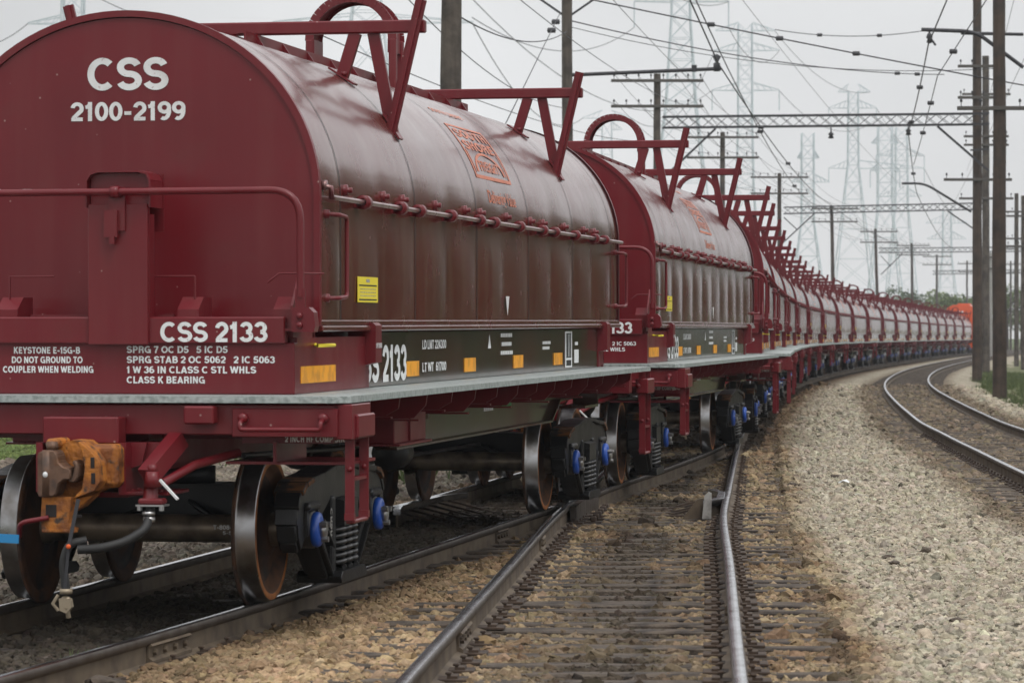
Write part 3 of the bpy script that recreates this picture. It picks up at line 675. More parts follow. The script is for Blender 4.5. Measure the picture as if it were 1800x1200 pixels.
    mb.build('bolster', m_cast, t, recalc=True)
    for s in (-1, 1):
        mb = MB()
        mb.box(-.95, .95, s*.42-.05, s*.42+.05, .36, .46); mb.box(.66, .84, s*.42-.06, s*.42+.08*s, .34, .55)
        mb.tube([(.3, s*.42, .5), (0, s*.1, .62), (-.3, s*.42, .5)], .022, 6)
        mb.build('brake_beam', m_cast, t, recalc=True)
    return t
def pipe(pts, r=.021, bend=.12, seg=5):
    """rounded polyline"""
    P = [Vector(p) for p in pts]; out = [P[0]]
    for i in range(1, len(P)-1):
        a = (P[i-1]-P[i]).normalized(); b = (P[i+1]-P[i]).normalized(); bd = min(bend, .45*(P[i-1]-P[i]).length, .45*(P[i+1]-P[i]).length)
        s_, e_ = P[i]+a*bd, P[i]+b*bd
        for k in range(seg+1):
            q = k/seg; out.append(s_*(1-q)**2+P[i]*2*q*(1-q)+e_*q*q)
    out.append(P[-1]); return out
def make_car():
    root = empty('coil_car')
    # ---- hood
    mb = MB(); ys = []
    bays = [YF]+SEAMS+[YR]
    halves = []
    for i in range(len(bays)-1):
        a, b = bays[i], bays[i+1]
        if b-a > 1.5: halves += [(a, (a+b)/2), ((a+b)/2, b)]
        else: halves.append((a, b))
    prof = [('s', z) for z in np.linspace(ZB, ZS, 9)]+[('a', p) for p in np.linspace(4, 176, 44)]+[('l', z) for z in np.linspace(ZS, ZB, 9)]
    wob = random.Random(5)
    rows = []
    for hi, (a, b) in enumerate(halves):
        for k in range(8 if hi < len(halves)-1 else 9):
            q = k/8; bul = math.sin(math.pi*q)**.8; ys.append((a+(b-a)*q, bul, hi))
    amp = [wob.uniform(.6, 1.3) for _ in halves]
    for (y, bul, hi) in ys:
        row = []
        for kind, v in prof:
            if kind == 's' or kind == 'l':
                q = (v-ZB)/(ZS-ZB); o_ = .016*amp[hi]*bul*math.sin(math.pi*min(1, q*1.05+.08))
                row.append(((HW+o_)*(1 if kind == 's' else -1), y, v))
            else:
                x, z = hood_pt(v, .0045*amp[hi]*bul); row.append((x, y, z))
        rows.append(row)
    n = len(prof); base = 0
    mb.v = [p for r_ in rows for p in r_]
    for i in range(len(rows)-1):
        for k in range(n-1): mb.f.append((i*n+k, i*n+k+1, (i+1)*n+k+1, (i+1)*n+k)); mb.m.append(0); mb.sm.append(True)
    # seams: dark lapped joints, standing 3 mm proud
    sec = [(HW+.004, z) for z in np.linspace(ZB+.03, ZS, 4)]+[hood_pt(p, .004) for p in np.linspace(3, 177, 36)]+[(-HW-.004, z) for z in np.linspace(ZS, ZB+.03, 4)]
    for y in SEAMS:
        for i in range(len(sec)-1):
            (a0, b0), (a1, b1) = sec[i], sec[i+1]; mb.add([(a0, y-.008, b0), (a0, y+.008, b0), (a1, y+.008, b1), (a1, y-.008, b1)], [(0, 1, 2, 3)], 1, True)
    # bottom rail of the hood
    for s in (-1, 1): mb.box(s*(HW-.02), s*(HW+.035), YF, YR, ZB-.035, ZB, c=.008); mb.box(s*(HW-.02), s*(HW+.02), YF, YR, ZB, ZB+.035, c=.006)
    hood = mb.build('hood', [m_hood, m_seam], root)
    edge = [(HW, ZB)]+[(HW, ZS)]+[hood_pt(p) for p in np.linspace(4, 176, 44)]+[(-HW, ZS), (-HW, ZB)]
    for (yy, dr) in ((YF, -1), (YR, 1)):
        mb = MB(); mb.prism([(x*.985, ZB+(z-ZB)*.985) for x, z in edge], yy+dr*(-.02), yy+dr*.012, 'y')
        for i in range(len(edge)-1):        # rolled rim
            (a0, b0), (a1, b1) = edge[i], edge[i+1]; k = .018/HW
            o0, o1 = (a0*(1+k), b0+(b0-ZB)*k*.6), (a1*(1+k), b1+(b1-ZB)*k*.6); i0, i1 = (a0*(1-1.2*k), b0-(b0-ZB)*k*.8), (a1*(1-1.2*k), b1-(b1-ZB)*k*.8)
            mb.add([(o0[0], yy+dr*.03, o0[1]), (o1[0], yy+dr*.03, o1[1]), (i1[0], yy+dr*.03, i1[1]), (i0[0], yy+dr*.03, i0[1])], [(0, 1, 2, 3)][:: 1])
            mb.add([(o0[0], yy+dr*.03, o0[1]), (o1[0], yy+dr*.03, o1[1]), (o1[0], yy-dr*.02, o1[1]), (o0[0], yy-dr*.02, o0[1])], [(0, 1, 2, 3)], 0, True)
            mb.add([(i0[0], yy+dr*.03, i0[1]), (i1[0], yy+dr*.03, i1[1]), (i1[0], yy+dr*.008, i1[1]), (i0[0], yy+dr*.008, i0[1])], [(0, 1, 2, 3)], 0, True)
        mb.build('end_panel', m_red, hood)
    mb = MB(); text_front(mb, 'CSS', .02, YF-.017, 3.285, .205, .52, bold=.03); text_front(mb, '2100-2199', .02, YF-.017, 3.055, .118, .735, bold=.028)
    for k in range(9): mb.box(-.86+k*.2, -.80+k*.2, YF-.0165, YF-.014, 2.575, 2.579)
    mb.build('lettering', m_white, hood)
    # emblem lying on the curve of the roof
    def curve(mb, poly2, off=.007, mat=0):       # poly of (y, phi deg) -> quads
        mb.add([(hood_pt(p, off)[0], y, hood_pt(p, off)[1]) for y, p in poly2], [tuple(range(len(poly2)))], mat)
    mb = MB(); y0, y1 = -1.02, .5
    def strip(a, b, p0, p1):
        N_ = max(1, int(abs(p1-p0)/2.5))
        for i in range(N_): q0, q1 = p0+(p1-p0)*i/N_, p0+(p1-p0)*(i+1)/N_; curve(mb, [(a, q0), (b, q0), (b, q1), (a, q1)])
    strip(y0, y1, 17.5, 19.0); strip(y0, y1, 41.2, 42.2)
    strip(y0, y0+.055, 19.0, 41.2); strip(y1-.055, y1, 19.0, 41.2)
    def ctext(txt, yc, phi_c, hdeg, w, bold=.02):
        h = hdeg*R(1)*1.18
        if txt.isupper(): vs, fs = ribbon_text(txt, h, w, stroke=.2)
        else: vs, fs = text2d(txt, h, w, bold); vs = np.c_[vs, np.zeros(len(vs))]
        out = []
        for a, b, c in vs:
            x_, z_ = hood_pt(phi_c+math.degrees(b/1.18), .008+c); out.append((x_, yc+a, z_))
        mb.add(out, fs)
    ctext('SOUTH', -.26, 38.0, 4.4, 1.25, .04); ctext('SHORE', -.26, 32.3, 4.4, 1.25, .04)
    for i in range(24):                           # arch band
        t0, t1 = 180*i/24, 180*(i+1)/24; ra, rb = .60, .53
        P = lambda t_, r_: (-.26-r_*math.cos(R(t_)), 20.4+r_*math.sin(R(t_))*15.2)
        curve(mb, [P(t0, rb), P(t1, rb), P(t1, ra), P(t0, ra)])
    for k in range(5):                            # skewed strokes either side of the arch
        strip(y0+.09+.0*k, y0+.12, 20, 30) if k == 0 else None
    strip(y1-.12, y1-.09, 20, 30)
    ctext('FREIGHT', -.26, 23.2, 4.6, .84, .03)
    ctext('SOUTH SHORE', -.3, 50.3, 2.6, 1.3, .02)
    ctext('Delivering Value', -.13, 10.6, 5.2, 1.2, .02)
    mb.build('emblem', m_orange, hood, recalc=False)
    mb = MB(); mb.box(HW+.0205, HW+.0225, -5.5, -4.9, 1.88, 2.045, 0)
    for z in (1.893, 1.985): mb.box(HW+.0225, HW+.0235, -5.46, -4.94, z, z+.009, 1)
    for z in (1.92, 1.942, 1.963): 
        for k in range(9): mb.box(HW+.0225, HW+.0233, -5.42+k*.052, -5.385+k*.052, z, z+.006, 2)
    mb.box(HW+.0225, HW+.0235, -5.25, -5.15, 2.01, 2.03, 2)
    mb.build('warning_sticker', [m_yellow, m_black, m_grey], hood)
    mb = MB(); mb.add([(HW+.021, -.16, 1.955), (HW+.021, .0, 1.955), (HW+.021, -.08, 1.80)], [(0, 2, 1)]); mb.build('centre_mark', m_white, hood)
    # tie rod with collars along the spring line, both sides
    for s in (-1, 1):
        x = s*(HW+.055)
        mb = MB(); mb.tube([(s*(HW-.0), YF+.12, ZS+.07), (x, YF+.12, ZS+.06), (x, YF+.13, ZS), (x, YF+.3, ZS), (x, YR-.06, ZS)], .017, 8); mb.lathe([(0, 0), (0, .03), (.03, .03), (.03, 0)], s*(HW+.0)-.0, YF+.12, ZS+.075, 'x', 8)
        mb.build('tie_rod', m_rod, hood)
        yy = YF+1.05; k = 0
        while yy < YR-.2:
            mb = MB(); mb.lathe([(-.05, .024), (-.05, .046), (.05, .046), (.05, .024)], x, yy, ZS, 'y', 14); mb.box(s*(HW-.01), x, yy-.05, yy+.05, ZS-.04, ZS+.02, c=.01)
            mb.build('rod_collar', m_red, hood, recalc=True); mb = MB(); mb.lathe([(0, 0), (0, .034), (.05, .038), (.05, .0)], (HW-.03) if s > 0 else (-HW-.03), yy-.33, ZS+.065, 'x', 8)
            mb.lathe([(0, .018), (.04, .018), (.04, 0)], (HW+.01) if s > 0 else (-HW-.05), yy-.33, ZS+.065, 'x', 8)
            mb.build('bolt', m_red, hood, recalc=True); yy += 1.12 if k % 3 != 1 else .62; k += 1
        for yg in (YF+.42, YR+.05):
            mb = MB(); g = [(s*HW, yg-.24, ZS-.10), (x+s*.03, yg-.22, ZS-.105), (x+s*.03, yg, ZS-.115), (x+s*.03, yg, ZB+.18), (x+s*.03, yg-.22, ZB+.17), (s*HW, yg-.24, ZB+.17)]
            mb.tube(pipe(g, bend=.04), .014, 8)
            for z in (ZS-.10, ZB+.17): mb.lathe([(-.02, 0), (-.02, .03), (.03, .026), (.03, 0)], s*HW, yg-.24, z, 'x', 8)
            mb.build('grab_iron', m_red, hood, recalc=True)
    # ---- lifting stands
    for yy in (YF+2.94, YF+9.96):
        st = MB(); st.box(-1.29, 1.29, yy-.04, yy+.04, 3.765, 3.855, c=.01)
        for s in (-1, 1):
            st.bar((s*1.05, yy-.055, 3.06), (s*1.275, yy-.075, 3.99), .075, .03, up=(0, 1, 0)); st.bar((s*1.05, yy-.055, 3.06), (s*1.275, yy-.075, 3.99), .03, .075, up=(0, 1, 0))
            st.bar((s*1.05, yy+.03, 3.06), (s*.915, yy+.02, 3.77), .085, .04, up=(0, 1, 0)); st.bar((s*.69, yy, 3.45), (s*.79, yy, 3.77), .085, .05, up=(0, 1, 0))
        so2 = st.build('lifting_stand', m_red, root, recalc=True)
        for s in (-1, 1):
            for ph in (31.0, 55.5):
                x, z = hood_pt(ph, .012); tx, tz = -math.sin(R(ph)), RZ/HW*math.cos(R(ph)); ln = .11
                mb = MB(); mb.bar((s*(x-tx*ln), yy, z-tz*ln), (s*(x+tx*ln), yy, z+tz*ln), .13, .014, up=(s*math.cos(R(ph)), 0, math.sin(R(ph))))
                mb.lathe([(0, 0), (0, .018), (.03, .018), (.03, 0)], s*(x+.02), yy-.05, z, 'z', 6); mb.build('foot_plate', m_red, so2, recalc=True)
    # ---- lifting arch and roof channel
    yc = -.1
    mb = MB(); A = arc(0, 4.0, .34, 0, 180, 20); 
    for i in range(20):
        (a0, b0), (a1, b1) = A[i], A[i+1]; 
        mb.bar((a0, yc, b0), (a1, yc, b1), .30, .016, up=(a0+a1, 0, b0+b1-8.0))
        for ye in (-.15, .15): mb.bar((a0, yc+ye, b0), (a1, yc+ye, b1), .016, .07, up=(a0+a1, 0, b0+b1-8.0))
    for s in (-1, 1):
        for ye in (-.13, .13): mb.box(s*.31, s*.37, yc+ye-.035, yc+ye+.035, 3.54, 4.01, c=.01)
        mb.box(s*.30, s*.355, yc-.15, yc+.15, 3.9, 4.01)
    mb.build('lifting_arch', m_red, root, recalc=True)
    mb = MB(); ch = [(.10, 3.64), (.115, 3.64), (.115, 3.76), (.05, 3.76), (.05, 3.745), (.10, 3.745)]
    for s in (-1, 1): mb.prism([(s*a_, b_) for a_, b_ in ch], YF+2.5, YF+10.6, 'y')
    for k in range(11):
        yy = YF+2.8+k*.75
        for s in (-1, 1): mb.prism([(s*.115, 3.64), (s*.20, 3.63), (s*.115, 3.755)], yy-.008, yy+.008, 'y'); mb.box(s*.17-.02, s*.17+.02, yy+.3, yy+.34, 3.625, 3.665)
    mb.build('roof_channel', m_red, root, recalc=True)
    # ---- body: end bulkhead, side plates, posts, sills
    mb = MB()
    mb.box(-1.2, 1.17, -7.14, -7.06, 1.625, 1.785, c=.008); mb.box(-1.22, 1.22, -7.10, -7.02, 1.322, 1.63, c=.006)
    mb.box(-1.2, 1.2, -7.05, -6.52, 1.66, 1.70); mb.box(-1.2, 1.2, -6.56, -6.50, 1.60, 1.84)
    mb.box(.15-.6, .45, -7.0, -6.98, 1.785, 1.80)
    for (x0, x1, zt) in ((.50, .63, 1.905), (1.09, 1.21, 1.905), (-.63, -.50, 1.905), (-1.21, -1.09, 1.905)):
        mb.prism([(-7.10, 1.70), (-7.10, 1.83), (-6.98, zt), (-6.80, zt), (-6.80, 1.70)], x0, x1, 'x')
    mb.box(1.0, 1.3, -7.13, -6.9, 1.70, 1.715); mb.box(-1.3, -1.0, -7.13, -6.9, 1.70, 1.715)
    for s in (-1, 1):
        mb.box(s*1.17, s*1.215, -7.02, -5.15, 1.325, 1.66)
        mb.box(s*1.05, s*1.15, -5.0, 5.0, 1.69, 1.712)
        for yp in (-5.07, 5.07):
            mb.prism([(s*1.10, 1.325), (s*1.20, 1.325), (s*1.20, 1.47), (s*1.285, 1.49), (s*1.285, 1.73), (s*1.265, 1.75), (s*1.10, 1.75)], yp-.09, yp+.09, 'y')
        mb.box(s*.96, s*1.0, 5.15, 6.6, 1.325, 1.69)
    mb.box(-1.0, 1.0, 6.56, 6.62, 1.1, 1.75)
    body = mb.build('body', m_red, root, recalc=True)
    for s in (-1, 1):
        mb = MB(); mb.box(s*1.15, s*1.19, -4.975, 4.975, 1.325, 1.688, c=.004); mb.build('side_plate', m_side, body, recalc=True)
    mb = MB()
    text_front(mb, 'CSS 2133', .735, -7.143, 1.695, .122, .66, bold=.034)
    mb.build('lettering', m_white, body); mb = MB()
    for i, (tx, w) in enumerate((('SPRG 7 OC D5   5 IC D5', .625), ('SPRG STAB 2 OC 5062   2 IC 5063', .915), ('1 W 36 IN CLASS C STL WHLS', .80), ('CLASS K BEARING', .485))):
        text_front(mb, tx, .185, -7.103, 1.590-.0605*i, .042, w, 'LEFT', .028)
    mb.build('lettering', m_white, body); mb = MB()
    for i, (tx, xe) in enumerate((('KEYSTONE E-15G-B', -.105), ('DO NOT GROUND TO', -.09), ('COUPLER WHEN WELDING', -.022))):
        text_front(mb, tx, xe, -7.103, 1.585-.0575*i, .040, None, 'RIGHT', .028)
    mb.build('lettering', m_white, body); mb = MB()
    X_ = 1.193; DY = -.28
    text_side(mb, 'CSS 2133', X_, DY-4.27, 1.475, .25, 1.60, bold=.022); mb.build('lettering', m_white, body); mb = MB(); text_side(mb, 'LD LMT 224300', X_, DY-2.5, 1.592, .066, .86, bold=.016); text_side(mb, 'LT WT  61700', X_, DY-2.5, 1.432, .066, .86, bold=.016)
    mb.build('lettering', m_white, body); mb = MB()
    mb.add([(X_, DY-.40, 1.545), (X_, DY-.27, 1.545), (X_, DY-.335, 1.655)], [(0, 1, 2)])
    mb.build('centre_mark', m_white, body); mb = MB()
    for i, (y_, w_) in enumerate(((.16, .52), (.20, .45), (.16, .55))):
        for k in range(7): mb.box(X_-.001, X_+.001, DY+y_+k*w_/7, DY+y_+(k+.72)*w_/7, 1.63-.07*i, 1.66-.07*i)
    mb.build('lettering', m_white, body); mb = MB()
    for i, w_ in enumerate((.42, .36)):
        for k in range(5): mb.box(X_-.001, X_+.001, DY+2.15+k*w_/5, DY+2.15+(k+.75)*w_/5, 1.56-.045*i, 1.585-.045*i)
    mb.build('lettering', m_white, body); mb = MB()
    mb.box(X_-.001, X_+.001, DY+3.35, DY+3.72, 1.345, 1.665); mb.box(X_-.001, X_+.001, DY+3.86, DY+4.1, 1.38, 1.50); mb.box(X_-.001, X_+.001, DY+3.9, DY+4.06, 1.54, 1.57)
    mb.build('data_plate', m_white, body); mb = MB()
    text_side(mb, 'LIFT HERE', 1.288, -5.07, 1.60, .032, .17, bold=.02)
    mb.build('lettering', m_white, body)
    mb = MB(); mb.box(X_+.001, X_+.002, DY+3.40, DY+3.67, 1.43, 1.65); mb.box(X_+.001, X_+.002, DY+3.40, DY+3.67, 1.36, 1.41); mb.build('data_panel', m_black, body)
    mb = MB(); mb.box(X_+.002, X_+.003, DY+3.50, DY+3.515, 1.44, 1.64); mb.box(X_+.002, X_+.003, DY+3.58, DY+3.595, 1.44, 1.64); mb.build('panel_lines', m_white, body)
    for yr, w_ in ((-3.27, .42), (-1.15, .45), (.95, .45), (2.95, .45)):
        MB().box(X_-.0005, X_+.003, DY+yr-w_/2, DY+yr+w_/2, 1.375, 1.48).build('reflector', m_refl, body)
    MB().box(1.214, 1.219, -6.93, -6.02, 1.385, 1.487).build('reflector', m_refl, body); MB().box(.9995, 1.004, 5.5, 6.3, 1.385, 1.487).build('reflector', m_refl, body)
    for yy in (-6.55,): MB().tube([(1.215, yy, 1.615), (1.30, yy-.3, 1.612), (1.31, yy+.1, 1.612)], .012, 6).build('latch_pin', m_yellow, body, recalc=True)
    # lower side sills
    for s in (-1, 1):
        mb = MB(); out = [(-3.55, 1.27), (-3.55, .875), (3.05, .875), (3.5, 1.05), (4.7, 1.06), (4.7, 1.27)]
        mb.prism(out, s*1.0, s*1.03, 'x'); 
        for i in range(1, 4):
            (a0, b0), (a1, b1) = out[i], out[i+1]; mb.bar((s*1.0, a0, b0-.008), (s*1.0, a1, b1-.008), .16, .016, up=(0, 0, 1))
        mb.box(s*1.0, s*1.24, 3.9, 4.7, .96, .985); mb.box(s*1.0, s*1.24, 4.68, 4.70, .985, 1.2); mb.box(s*.98, s*1.03, 4.7, 6.55, 1.06, 1.27)
        sl_ = mb.build('side_sill', m_side, root, recalc=True)
        mb = MB(); mb.box(s*1.031, s*1.32, -4.75, -3.72, .945, 1.14, c=.006); mb.box(s*1.30, s*1.335, -4.3, -4.27, .95, 1.13); mb.box(s*1.031, s*1.36, -4.77, -3.70, .93, .9445); mb.build('jacking_pad', m_red, sl_, recalc=True)
        if s > 0:
            mb = MB(); mb.box(1.031, 1.033, .80, 1.25, 1.05, 1.17); mb.build('green_patch', m_green, sl_)
            mb = MB(); 
            for yy in (.86, 1.10): mb.add([(1.035, yy, 1.11), (1.035, yy+.07, 1.11), (1.035, yy+.035, 1.135)], [(0, 1, 2)])
            for i in range(2):
                for k in range(5): mb.box(1.0305, 1.033, .0+k*.085, .065+k*.085, 1.085-.05*i, 1.115-.05*i)
            for k in range(4): mb.box(1.0305, 1.033, -3.45+k*.07, -3.39+k*.07, .93, .955)
            for k in range(4): mb.box(1.0305, 1.033, 4.75+k*.07, 4.80+k*.07, 1.15, 1.19)
            mb.build('lettering', m_white, sl_)
            mb = MB(); mb.lathe([(0, 0), (0, .05), (.17, .05), (.17, 0)], 1.03, -3.05, 1.11, 'x', 10); mb.tube([(1.12, -3.05, 1.11), (1.14, -2.9, 1.19)], .018, 6); mb.build('drain_valve', m_axle, sl_, recalc=True)
    mb = MB()       # centre sill and end sill
    mb.box(-.35, .35, -7.2, 6.5, .86, 1.25); mb.box(-1.0, 1.0, -4.4, -4.0, .95, 1.27)
    mb.box(-1.58, 1.58, -7.50, -7.42, 1.095, 1.272, c=.006); mb.box(-1.5, -.95, -7.53, -7.5, 1.085, 1.25, c=.004); mb.box(.95, 1.58, -7.53, -7.5, 1.085, 1.25, c=.004)
    mb.box(.68, .86, -7.62, -7.50, 1.16, 1.265, c=.01)
    mb.box(1.55, 1.66, -7.50, -7.0, 1.07, 1.275, c=.006); mb.box(-1.66, -1.55, -7.50, -7.0, 1.07, 1.275, c=.006)
    mb.box(.95, 1.5, -7.3, -6.9, 1.04, 1.09); mb.box(1.15, 1.17, -7.35, -6.6, .93, 1.05); mb.box(.85, 1.6, -7.3, -6.6, .915, .932)
    mb.box(-1.3, 1.3, -6.9, -6.4, 1.05, 1.27); mb.box(.55, 1.3, 6.3, 6.5, 1.05, 1.27)
    es = mb.build('end_sill', m_red, root, recalc=True)
    mb = MB(); text_front(mb, '2 INCH HF COMP SHOES', 1.42, -7.302, 1.066, .036, .42, bold=.01); mb.build('lettering', m_white, es)
    mb = MB(); mb.tube(pipe([(1.02, -7.53, 1.19), (1.02, -7.62, 1.17), (1.02, -7.62, 1.13), (1.5, -7.62, 1.13), (1.5, -7.62, 1.17), (1.5, -7.53, 1.19)], bend=.03), .014, 8)
    for x in (1.02, 1.5): mb.lathe([(-.05, 0), (-.05, .028), (0, .032), (0, 0)], x, -7.52, 1.195, 'y', 8)
    mb.build('grab_iron', m_red, es, recalc=True)
    # striker and draft pocket
    mb = MB(); mb.box(-.16, .30, -7.66, -7.50, 1.045, 1.20, c=.008); mb.box(.30, .345, -7.66, -7.1, .76, 1.05); mb.box(-.20, -.16, -7.66, -7.1, .76, 1.05)
    mb.prism([(.345, 1.05), (.44, 1.05), (.41, .92), (.345, .90)], -7.55, -7.52, 'y'); mb.box(.30, .60, -7.66, -7.2, .745, .765, c=.004); mb.box(-.2, .345, -7.6, -7.1, .73, .76)
    mb.box(.345, .60, -7.5, -7.2, .93, 1.05)
    for k in range(4): mb.lathe([(0, 0), (0, .014), (.016, .014), (.016, 0)], .38+k*.055, -7.62, .765, 'z', 6, smooth=False)
    for k in range(3): mb.lathe([(0, 0), (0, .014), (.016, .014), (.016, 0)], .38+k*.055, -7.5, .765, 'z', 6, smooth=False)
    mb.bar((.62, -7.5, 1.07), (.50, -7.74, .86), .10, .10); mb.box(.345, .55, -7.45, -7.4, .95, .97)
    mb.build('draft_pocket', m_red, root, recalc=True)
    # couplers
    def coupler(sgn):
        y0 = -7.95 if sgn < 0 else 7.66
        cp = empty('coupler', (.095 if sgn < 0 else 0, y0, .092), (0, 0, 0 if sgn < 0 else math.pi)); cp.scale = (.80, .9, .9); cp.parent = root; KIDS.setdefault(root, []).append(cp)
        mb = MB()
        mb.prism([(-.20, .73), (-.19, 1.045), (-.02, 1.09), (.07, 1.085), (.17, 1.02), (.22, .96), (.23, .83), (.19, .78), (.06, .72), (-.06, .72)], .13, .42, 'y')        # head
        mb.prism([(.03, .72), (.10, .78), (.12, .92), (.10, 1.02), (.07, 1.085), (.17, 1.02), (.23, .95), (.235, .83), (.19, .77)], -.02, .14, 'y')          # guard arm
        mb.box(-.09, .30, .16, .52, .78, 1.06, c=.03); mb.box(-.09, .13, .40, .9, .76, 1.02, c=.02)
        mb.prism([(-.20, .73), (.02, .73), (.0, .56), (.04, .50), (-.20, .50), (-.21, .60)], -.02, .08, 'y')                                           # lower shelf lug
        mb.prism([(-.05, .70), (.16, .74), (.06, .66), (-.03, .62)], .05, .22, 'y'); mb.box(-.19, -.09, .02, .3, 1.04, 1.10, c=.02)
        mb.box(-.20, .0, -.03, .2, .505, .525); mb.box(.23, .30, .2, .36, .90, .96, c=.01); mb.box(.23, .29, .2, .34, .80, .86, c=.01)
        mb.box(-.20, -.02, .08, .2, .56, .72)
        head = mb.build('head', m_coupler, cp, recalc=True, bev=.007)
        mb = MB(); 
        for (x0_, z0_) in ((.13, .915), (.135, .815)): mb.box(x0_+.035, x0_+.065, -.024, -.018, z0_, z0_+.07, c=.006)
        mb.box(-.17, -.09, -.024, -.018, .60, .68, c=.01); mb.box(.06, .10, -.023, -.018, .60, .62)
        mb.build('cored_hole', m_seam, cp)
        mb = MB(); mb.prism([(-.215, .745), (-.215, 1.005), (-.20, 1.02), (-.09, 1.03), (-.065, 1.0), (-.06, .955), (-.02, .925), (.03, .915), (.035, .845), (-.02, .84), (-.055, .815), (-.07, .76), (-.09, .735), (-.2, .73)], -.075, .10, 'y')
        mb.lathe([(-.15, 0), (-.15, .045), (.15, .045), (.15, 0)], -.15, -.04, .88, 'z', 16); mb.lathe([(-.03, 0), (-.03, .04), (.03, .05), (.035, 0)], -.14, .03, 1.05, 'z', 12)
        mb.prism([(.0, .83), (.035, .86), (.055, .93), (.03, .955), (.06, .97), (.085, .93), (.085, .86), (.05, .82)], -.05, .1, 'y')
        mb.build('knuckle', m_knuckle, cp, recalc=True, bev=.008)
        mb = MB(); mb.lathe([(0, 0), (.0, .019), (.003, .019), (.003, 0)], -.15, -.0885, .875, 'y', 14); mb.build('paint_dab', m_white, cp)
        return cp
    coupler(-1); coupler(1)
    # brake hose, angle cock, uncoupling lever, strap
    mb = MB(); mb.tube([(.52, -7.72, .86), (.52, -7.76, .70)], [.035, .05], 10); mb.lathe([(0, 0), (0, .055), (.05, .045), (.09, .04), (.09, 0)], .535, -7.76, .80, 'z', 12); mb.box(.46, .61, -7.81, -7.71, .70, .735, c=.01)
    mb.tube([(.58, -7.7, .82), (.72, -7.5, .92), (.9, -7.2, .98)], .028, 8); mb.lathe([(0, 0), (0, .03), (.05, .03), (.05, 0)], .535, -7.76, .88, 'z', 8)
    ac = mb.build('angle_cock', m_red, root, recalc=True)
    mb = MB(); mb.bar((.60, -7.83, .845), (.715, -7.86, .735), .018, .012); mb.build('handle', m_white, ac)
    mb = MB(); mb.box(.45, .62, -7.82, -7.70, .69, .70); 
    for x in (.47, .60): mb.lathe([(0, 0), (0, .016), (.025, .016), (.025, 0)], x, -7.80, .665, 'z', 6, smooth=False)
    mb.build('gasket', m_steel, ac, recalc=True)
    hp = []
    B0 = [(.525, -7.76, .69), (.525, -7.80, .62), (.52, -7.86, .56), (.42, -7.92, .49), (.28, -7.98, .455), (.16, -8.0, .45)]
    MB().tube(pipe(B0, bend=.09, seg=4), .027, 10).build('air_hose', m_rubber, root)
    mb = MB(); mb.lathe([(0, .028), (0, .036), (.03, .036), (.03, .028)], .525, -7.795, .60, 'z', 12); mb.lathe([(0, .03), (0, .038), (.02, .038), (.02, .03)], .524, -7.80, .64, 'z', 12); mb.build('hose_clamp', m_steel, root, recalc=True)
    hose = MB().tube(pipe([(.20, -7.96, .50), (.11, -8.0, .485), (.07, -8.0, .38), (.085, -8.0, .25), (.09, -8.0, .20)], bend=.05, seg=4), .026, 10).build('hanging_hose', m_rubber, root)
    mb = MB(); mb.lathe([(0, .03), (0, .038), (.03, .038), (.03, .03)], .09, -8.0, .195, 'z', 12); mb.lathe([(0, 0), (0, .034), (.025, .036), (.04, .03), (.04, 0)], .09, -8.02, .15, 'y', 12); mb.prism([(.055, .17), (.12, .17), (.13, .12), (.10, .085), (.06, .10)], -8.03, -7.98, 'y'); mb.tube([(.05, -8.02, .19), (.02, -8.03, .14), (.05, -8.02, .10)], .012, 6); mb.tube([(.10, -8.02, .12), (.105, -8.0, .06)], .016, 6)
    mb.build('glad_hand', m_brass, hose, recalc=True)
    mb = MB(); mb.bar((.17, -8.02, .74), (.115, -8.035, .46), .022, .006, up=(0, 1, 0)); mb.bar((.115, -8.035, .46), (.09, -8.03, .20), .018, .006, up=(0, 1, 0)); mb.build('hose_strap', m_iron, root)
    mb = MB(); mb.lathe([(0, 0), (0, .014), (.008, .014), (.008, 0)], .118, -8.048, .47, 'y', 10); mb.build('strap_rivet', M_('rivet_orange', (.8, .12, .02), .5), root)
    mb = MB(); mb.tube(pipe([(-1.4, -7.62, .62), (-.22, -7.9, .50), (-.19, -8.0, .60), (-.02, -7.98, .63)], bend=.05), .015, 8); mb.build('uncoupling_lever', m_red, root)
    MB().bar((-1.5, -7.92, .55), (-.20, -7.98, .505), .012, .05).build('strap', m_strap, root)
    # lifting gate plate on the end
    mb = MB(); mb.box(-.035, .335, -7.17, -7.145, 1.62, 2.46, c=.004); mb.box(.10, .20, -7.19, -7.17, 2.30, 2.56); mb.box(.08, .16, -7.22, -7.19, 2.26, 2.42); mb.box(.115, .145, -7.23, -7.2, 2.22, 2.27)
    cap = [(-.045, 2.44), (-.045, 2.60), (-.02, 2.64), (.03, 2.655), (.28, 2.655), (.33, 2.64), (.35, 2.60), (.35, 2.44)]
    for i in range(len(cap)-1):
        (a0, b0), (a1, b1) = cap[i], cap[i+1]; mb.bar((a0, -7.05, b0), (a1, -7.05, b1), .26, .012, up=(-(b1-b0), 0, a1-a0) if abs(b1-b0)+abs(a1-a0) > 0 else (0, 0, 1))
    mb.box(-.045, .35, -6.88, -6.86, 2.30, 2.65); mb.box(-.03, .33, -7.125, -7.10, 2.3, 2.645)
    mb.box(-.04, -.025, -7.145, -7.04, 1.7, 2.4); mb.box(.325, .34, -7.145, -7.04, 1.7, 2.4)
    mb.build('lifting_gate', m_red, root, recalc=True)
    # handrail
    mb = MB(); mb.tube(pipe([(-1.30, -7.22, 1.74), (-1.30, -7.22, 2.525), (1.285, -7.22, 2.535), (1.285, -7.22, 1.9)], bend=.19, seg=7), .022, 10)
